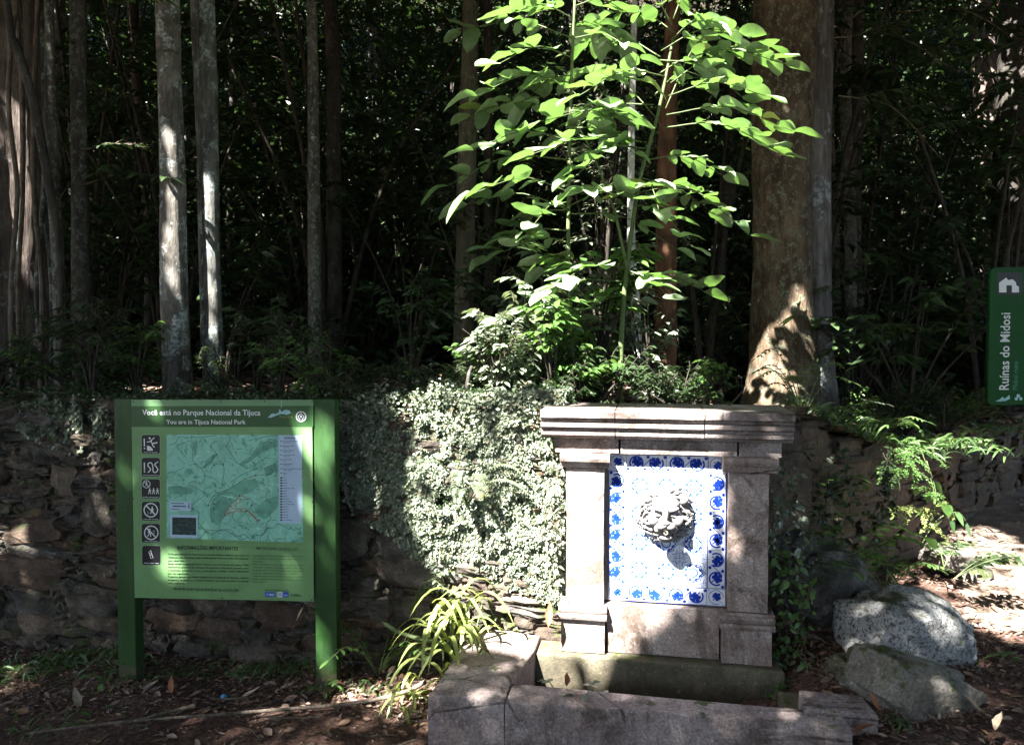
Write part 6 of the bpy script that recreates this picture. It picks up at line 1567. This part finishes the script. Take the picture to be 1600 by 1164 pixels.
strap_plant(1228, 1150, 2.72, .01, 46, 'leaf_grass', 'grass_tuft', 'dense dark green grass tuft at the right front edge of the basin', .12, .010, 5, L=(.09, .17), single=False, up=1.3)
strap_plant(1290, 1140, 2.80, .01, 30, 'leaf_grass', 'grass_tuft', 'smaller grass tuft beside the rust leaf at the basin corner', .12, .010, 15, L=(.08, .14), single=False, up=1.3)
strap_plant(1120, 1150, 2.66, .01, 22, 'leaf_grass', 'grass_tuft', 'sparse grass tuft in front of the basin front stone', .12, .007, 6, L=(.08, .16), single=False, up=1.3)
strap_plant(1400, 1140, 2.80, .01, 20, 'leaf_grass', 'grass_tuft', 'short grass tuft below the slab rock', .12, .009, 7, L=(.06, .12), single=False, up=1.3)
def grass_field(name, label, pts, n, L, mat='leaf_grass', ground=gz):
    V = []; F = []; mb = MB(); P = []; D = []
    for (px, py, Y, rx, ry, m) in pts:
        c = at(px, py, Y)
        for k in range(m):
            x = c[0] + random.gauss(0, rx); y = Y + random.gauss(0, ry); 
            if ground is gz and y > float(yw(x)) - .05: continue
            P.append((x, y, ground(x, y))); a = random.uniform(0, 6.28); D.append((math.cos(a) * .6, math.sin(a) * .6, random.uniform(.5, 1.3)))
    P = np.array(P); D = np.array(D); k = len(P); Ls = RNG.uniform(L[0], L[1], k)
    V, F = leaf_arrays(P, D, rnorm(k, .6), Ls, Ls * .09, .55, .2, hi=True); o = leaf_obj(name, V, F, M[mat]); tag(o, label, kind='stuff')
grass_field('grass', None, [(110, 1010, 3.85, .18, .07, 260), (30, 1035, 3.7, .2, .08, 160), (60, 1130, 3.2, .2, .08, 60), (330, 1055, 3.72, .25, .05, 160), (430, 1050, 3.7, .12, .05, 120), (570, 1060, 3.5, .1, .05, 50), (210, 1060, 3.6, .1, .05, 50)], 0, (.05, .14))
grass_field('terrace_grass', None, [(1380, 660, 5.0, .35, .18, 700), (1300, 650, 4.3, .25, .15, 300), (1250, 660, 3.95, .08, .1, 120), (1480, 655, 6.0, .4, .3, 300)], 0, (.08, .24), ground=tz)
def frond_obj(pts, r, V, F, mat, root):
    TV, TF = tube_arrays(pts, list(np.linspace(r, r * .35, len(pts))), 4); n = len(TV)
    Fa = list(TF) + [tuple(int(i) + n for i in f) for f in F]
    o = link('frond', mesh('frond', np.concatenate([np.array([tuple(v) for v in TV]), V]), Fa, [M['green_stem'], M[mat]], [0] * len(TF) + [1] * len(F)), None, root); return o
def compound_plant(px, py, Y, fronds, name, label, mat='leaf_shrub', leafL=.05, npair=8, ground=gz, zb=None, seed=3, L=(.25, .4), ratio=.36, up=.8, cat='plant', aim=None):
    r_ = random.Random(seed); p = at(px, py, Y); z = ground(p[0], Y) if zb is None else zb; root = thing(name, label, cat, (p[0], Y, z)); mb = MB()
    for k in range(fronds):
        a = r_.uniform(0, 6.28) if aim is None else r_.uniform(*aim); l = r_.uniform(*L); out = np.array([math.cos(a), math.sin(a), 0]); u_ = up * r_.uniform(.7, 1.3)
        pts = curve_pts([(0, 0, 0), out * l * .3 + [0, 0, l * u_ * .55], out * l * .65 + [0, 0, l * u_ * .85], out * l + [0, 0, l * u_ * .75]], 16)
        P = []; D = []; Lr = []
        for q in range(npair):
            t = .3 + .7 * q / npair; f = t * 15; i = min(14, int(f)); w = pts[i] + (pts[i + 1] - pts[i]) * (f - i); tn = unit((pts[i + 1] - pts[i])[None])[0]; sdv = np.array([-out[1], out[0], 0])
            for sg in (1, -1): P.append(w); D.append(sdv * sg + tn * .45 + [0, 0, -.05]); Lr.append(leafL * (1 - .45 * abs(t - .55) / .45) * r_.uniform(.85, 1.1))
        P.append(pts[-1]); D.append(unit((pts[-1] - pts[-2])[None])[0]); Lr.append(leafL)
        n = len(P); V, F = leaf_arrays(np.array(P), np.array(D), rnorm(n, .15, (-out[0] * .25, -out[1] * .25, 1)), np.array(Lr), np.array(Lr) * ratio, .12, .2, hi=leafL > .03)
        frond_obj(pts, .0035, V, F, mat, root)
    return root
compound_plant(1330, 935, 3.62, 9, 'fern_like_plant', 'fern like plant with paired leaflets above the lichened boulder', 'leaf_shrub', .075, 9, seed=8, L=(.28, .42), up=1.1)
compound_plant(1270, 850, 3.7, 7, 'fern_like_plant', 'broad leafleted dark plant behind the dark angular rock', 'leaf_shrub', .07, 6, seed=9, L=(.25, .34), up=.9, ratio=.5, zb=.42)
compound_plant(1440, 985, 3.5, 5, 'rambling_seedling', 'low leafy seedling clinging to the right foot of the lichened boulder', 'leaf_shrub', .05, 5, seed=10, L=(.14, .24), up=.7, ratio=.5)
compound_plant(1490, 940, 3.9, 6, 'rambling_seedling', 'dark leaved rambling plant against the bright sandy path', 'leaf_under', .07, 6, seed=11, L=(.3, .42), up=.35, ratio=.46, aim=(-.6, .7), zb=.42)
compound_plant(1475, 900, 4.1, 4, 'rambling_seedling', 'small dark sprig silhouetted against the path above the rambling plant', 'leaf_under', .06, 5, seed=12, L=(.2, .3), up=.5, ratio=.42, aim=(-.6, 1.7), zb=.42)
compound_plant(1520, 1040, 3.3, 6, 'rambling_seedling', 'low green seedling on the soil right of the lichened boulder', 'leaf_shrub', .06, 4, seed=13, L=(.14, .24), up=.5, ratio=.5)
compound_plant(1200, 1050, 3.1, 6, 'basin_weed', 'small leafy weed growing in the right end of the basin', 'leaf_shrub', .035, 4, seed=14, L=(.10, .2), up=1.0, ratio=.6, zb=.05)
compound_plant(1235, 1095, 2.95, 4, 'basin_weed', 'round leaved weed at the inner right corner of the basin', 'leaf_shrub', .035, 4, seed=24, L=(.08, .15), up=1.2, ratio=.7, zb=.05)
compound_plant(930, 1062, 2.98, 3, 'basin_weed', 'two round pale leaves rising from the basin at its left', 'leaf_silver', .04, 2, seed=15, L=(.06, .10), up=1.2, ratio=.7, zb=.17)
compound_plant(875, 1055, 3.0, 3, 'basin_weed', 'pale seedling in the left corner of the basin', 'leaf_silver', .04, 2, seed=16, L=(.08, .13), up=1.0, ratio=.7, zb=.17)
compound_plant(1255, 640, 3.9, 9, 'feathery_plant', 'upright feathery plant at the right end of the cornice', 'leaf_shrub', .05, 9, seed=17, L=(.18, .28), up=1.3, ground=tz)
compound_plant(590, 985, 3.66, 9, 'wall_foot_shrub', 'dark compound leaved shrub at the wall foot right of the board', 'leaf_shrub', .06, 6, seed=18, L=(.22, .38), up=1.0, ratio=.42)
compound_plant(640, 940, 3.62, 5, 'wall_foot_shrub', 'brighter leafy spray above the strap leaved plant', 'leaf_silver', .05, 6, seed=19, L=(.2, .3), up=.8, ratio=.42, zb=.35, aim=(-1.2, .6))
compound_plant(505, 1085, 3.5, 5, 'rambling_seedling', 'small light green seedling at the foot of the right post of the board', 'leaf_shrub', .038, 4, seed=20, L=(.06, .11), up=.7, ratio=.5)
compound_plant(165, 1068, 3.55, 3, 'rambling_seedling', 'three leaved seedling at the foot of the left post of the board', 'leaf_shrub', .05, 2, seed=21, L=(.06, .11), up=1.0, ratio=.5)
# fern frond on the creeper wall
def wall_fern(px, py, label, fr, L, up, mat, seed, b=-.02, leafL=.05):
    p = WL.w(*(lambda q: (q[0], b, q[1]))(WL.loc(px, py, b)))
    r_ = random.Random(seed); root = thing('wall_fern', label, 'fern', tuple(p)); mb = MB()
    for k in range(fr):
        a = -math.pi / 2 + r_.uniform(-1.4, 1.4); l = r_.uniform(*L); out = np.array([math.cos(a), math.sin(a) * .6, 0]); u_ = up * r_.uniform(.6, 1.3)
        pts = curve_pts([(0, 0, 0), out * l * .35 + [0, 0, l * u_ * .5], out * l * .7 + [0, 0, l * u_ * .55], out * l + [0, 0, l * u_ * .25]], 18)
        P = []; D = []; Lr = []
        for q in range(26):
            t = .12 + .88 * q / 26; f = t * 17; i = min(16, int(f)); w = pts[i] + (pts[i + 1] - pts[i]) * (f - i); tn = unit((pts[i + 1] - pts[i])[None])[0]; sdv = np.array([-out[1], out[0], 0])
            for sg in (1, -1): P.append(w); D.append(sdv * sg + tn * .35); Lr.append(leafL * math.sin(math.pi * (t * .92 + .04)) ** .8)
        V, F = leaf_arrays(np.array(P), np.array(D), rnorm(len(P), .12, (0, -.2, 1)), np.array(Lr), np.array(Lr) * .28, .15, .1); frond_obj(pts, .003, V, F, mat, root)
wall_fern(728, 790, 'sunlit fern with arching fronds growing out of the creeper wall', 7, (.22, .34), 1.1, 'leaf_silver', 2, b=-.08, leafL=.042)
p = RW.w(.78, -.02, .82)
def soft_fern(p, label, seed, n=9, L=(.12, .22), mat='leaf_strap'):
    r_ = random.Random(seed); root = thing('hanging_fern', label, 'fern', tuple(p))
    for k in range(n):
        a = -math.pi / 2 + r_.uniform(-1.2, 1.6); l = r_.uniform(*L); out = np.array([math.cos(a), math.sin(a), 0]); b0 = np.array([r_.uniform(-.10, .12), r_.uniform(-.05, .0), r_.uniform(-.16, .16)])
        pts = curve_pts([b0, b0 + out * l * .5 + [0, 0, .03], b0 + out * l + [0, 0, -.05]], 12); P = []; D = []; Lr = []
        sdv = np.array([-out[1], out[0], 0])
        for q in range(150):
            t = r_.random() ** .8; f = t * 10.99; i = int(f); w = pts[i] + (pts[i + 1] - pts[i]) * (f - i); sg = r_.uniform(-1, 1); wd = .06 * (1 - t)
            P.append(w + sdv * sg * wd + [0, 0, -abs(sg) * .015 + r_.uniform(-.006, .006)]); aa = a + sg * 1.1 + r_.uniform(-.9, .9); D.append((math.cos(aa), math.sin(aa), r_.uniform(-.5, .2))); Lr.append(r_.uniform(.009, .017))
        V, F = leaf_arrays(np.array(P), np.array(D), rnorm(len(P), .4, (0, -.3, 1)), np.array(Lr), np.array(Lr) * .5, .1, .1); frond_obj(pts, .002, V, F, mat, root)
soft_fern(at(1408, 745, 4.18), 'pale lacy fern hanging from the sunlit corner of the earthen wall', 3, 9, mat='leaf_shrub')
soft_fern(at(1395, 700, 4.2), 'small lacy fern on top of the earthen wall corner', 4, 7, mat='leaf_shrub')
# heart-leaved vine hanging over the corner
def vine():
    base = at(1445, 720, 4.25); root = thing('heart_leaved_vine', 'vine with big heart shaped leaves hanging by the sandy path', 'vine', tuple(base)); mb = MB()
    W = lambda x, y, Y=4.2: at(x, y, Y) - base
    for c in ([W(1440, 705), W(1452, 740), W(1460, 780), W(1450, 830), W(1440, 850)], [W(1440, 850), W(1465, 812), W(1495, 800), W(1510, 815)], [W(1448, 720), W(1462, 770), W(1455, 825)]):
        mb.tube(curve_pts(c, 16), [.003] * 16, 5)
    mb.build('stems', M['green_stem'], root, True)
    H = [(0, 0), (.10, .30), (.02, .48), (.12, .62), (.35, .66), (.62, .48), (.85, .22), (1, 0)]
    V = []; F = []
    for t, w in H: V += [(t, -w * .62, .08 * w), (t, 0, 0), (t, w * .62, .08 * w)]
    for i in range(len(H) - 1): q = 3 * i; F += [(q, q + 1, q + 4, q + 3), (q + 1, q + 2, q + 5, q + 4)]
    me = mesh('leaf', V, F, [M['leaf_shrub']], smooth=True)
    for (x, y, s, rz, ry) in ((1462, 752, .09, .3, 1.2), (1478, 788, .08, 1.0, 1.3), (1494, 800, .085, -.4, 1.0), (1508, 818, .085, .2, 1.2), (1468, 815, .08, 2.5, .9), (1440, 800, .07, 3.0, .8), (1452, 840, .09, 1.2, 1.0), (1455, 770, .07, 2.6, 1.2), (1485, 812, .08, .1, 1.3), (1436, 765, .06, 2.4, .9)):
        q = W(x, y, 4.15); o = link('leaf', me, None, root, tuple(q), (random.uniform(-.4, .4), ry, rz - .8), (s, s, s))
vine()
# creeper tangle along the right side of the fountain
def tangle(px0, py0, px1, py1, Y, n, label, mat, L=(.02, .045), fr=None):
    root = thing('side_creeper', label, 'creeper', tuple(at((px0 + px1) / 2, py1, Y))); B = np.array(root.location); mb = MB(); P = []
    for k in range(n):
        x = random.uniform(px0, px1); y0 = random.uniform(py0, py1 - 40); pts = []
        for q in range(7): pts.append(at(x, y0, Y + random.uniform(-.02, .03)) - B); x = min(px1 + 6, max(px0 - 3, x + random.uniform(-9, 9))); y0 += random.uniform(5, 18)
        mb.tube(pts, [.0018] * 7, 4); P += [p + np.random.normal(0, .008, 3) for p in pts for _ in (0, 1)]
    P = np.array(P); m = len(P); Ls = RNG.uniform(*L, m); V, F = leaf_arrays(P, rdir(m, -.3), rnorm(m, .5, (0, -.6, .6)), Ls, Ls * .6, .2, .2, hi=True)
    o = leaf_obj('foliage', V, F, M[mat], root); mb.build('stems', M['twig'], root, True)
tangle(1208, 700, 1250, 850, 3.42, 12, 'dry tangled creeper beside the right pilaster below the cornice', 'leaf_ivy')
tangle(1210, 850, 1260, 1060, 3.28, 14, 'thin dark creeper hanging beside the right pedestal', 'leaf_shrub')
tangle(850, 690, 882, 900, 3.45, 14, 'creeper fringe hugging the left pilaster', 'leaf_ivy')
tangle(1240, 690, 1400, 850, 3.9, 26, 'sparse creeper dangling over the earthen wall', 'leaf_dark')
# basin moss tufts

def pebbles():
    lst = []; me = stone_mesh('pebble', M['path'], 77, n=2, rough=.25); 
    for k in range(900):
        t = random.random() ** 1.3; y = 3.7 + 4.0 * t; x = 2.95 + 2.0 * t + random.uniform(-.75, .75); s = random.uniform(.006, .022)
        if y > float(yw(x)) - .1: continue
        lst.append((me, Matrix.Translation((x, y, gz(x, y) + s * .2 + .008)) @ Matrix.Rotation(random.uniform(0, 6), 4, 'Z') @ Matrix.Diagonal((s * 1.5, s, s * .7, 1))))
    V, F = join_instances(lst); o = link('gravel', mesh('gravel', V, F, [M['path']], smooth=True)); tag(o, kind='stuff')
pebbles()

compound_plant(1300, 900, 3.75, 9, 'fern_like_plant', 'large fern like plant with long paired leaflets between the earthen wall and the dark rock', 'leaf_shrub', .085, 10, seed=31, L=(.42, .6), up=1.2, zb=.32)
compound_plant(1385, 900, 3.95, 8, 'fern_like_plant', 'bright leafy plant at the foot of the earthen wall corner', 'leaf_shrub', .05, 7, seed=32, L=(.2, .32), up=.8, ratio=.48, zb=.32)
compound_plant(1235, 880, 3.62, 7, 'fern_like_plant', 'leafy plant pushing out beside the right pilaster', 'leaf_shrub', .05, 6, seed=33, L=(.2, .34), up=.9, ratio=.55, zb=.5)
compound_plant(1300, 690, 4.0, 9, 'overhanging_plant', 'sunlit plant spilling over the top of the earthen wall', 'leaf_silver', .055, 8, seed=34, L=(.22, .36), up=.5, ratio=.3, ground=tz)
compound_plant(1370, 700, 4.4, 9, 'overhanging_plant', 'green plant arching over the wall corner above the lacy fern', 'leaf_shrub', .06, 8, seed=35, L=(.25, .4), up=.6, ratio=.3, ground=tz)
soft_fern(at(1430, 780, 4.25), 'lower lacy fern tuft between the wall corner and the heart leaved vine', 6, 6, L=(.08, .15))
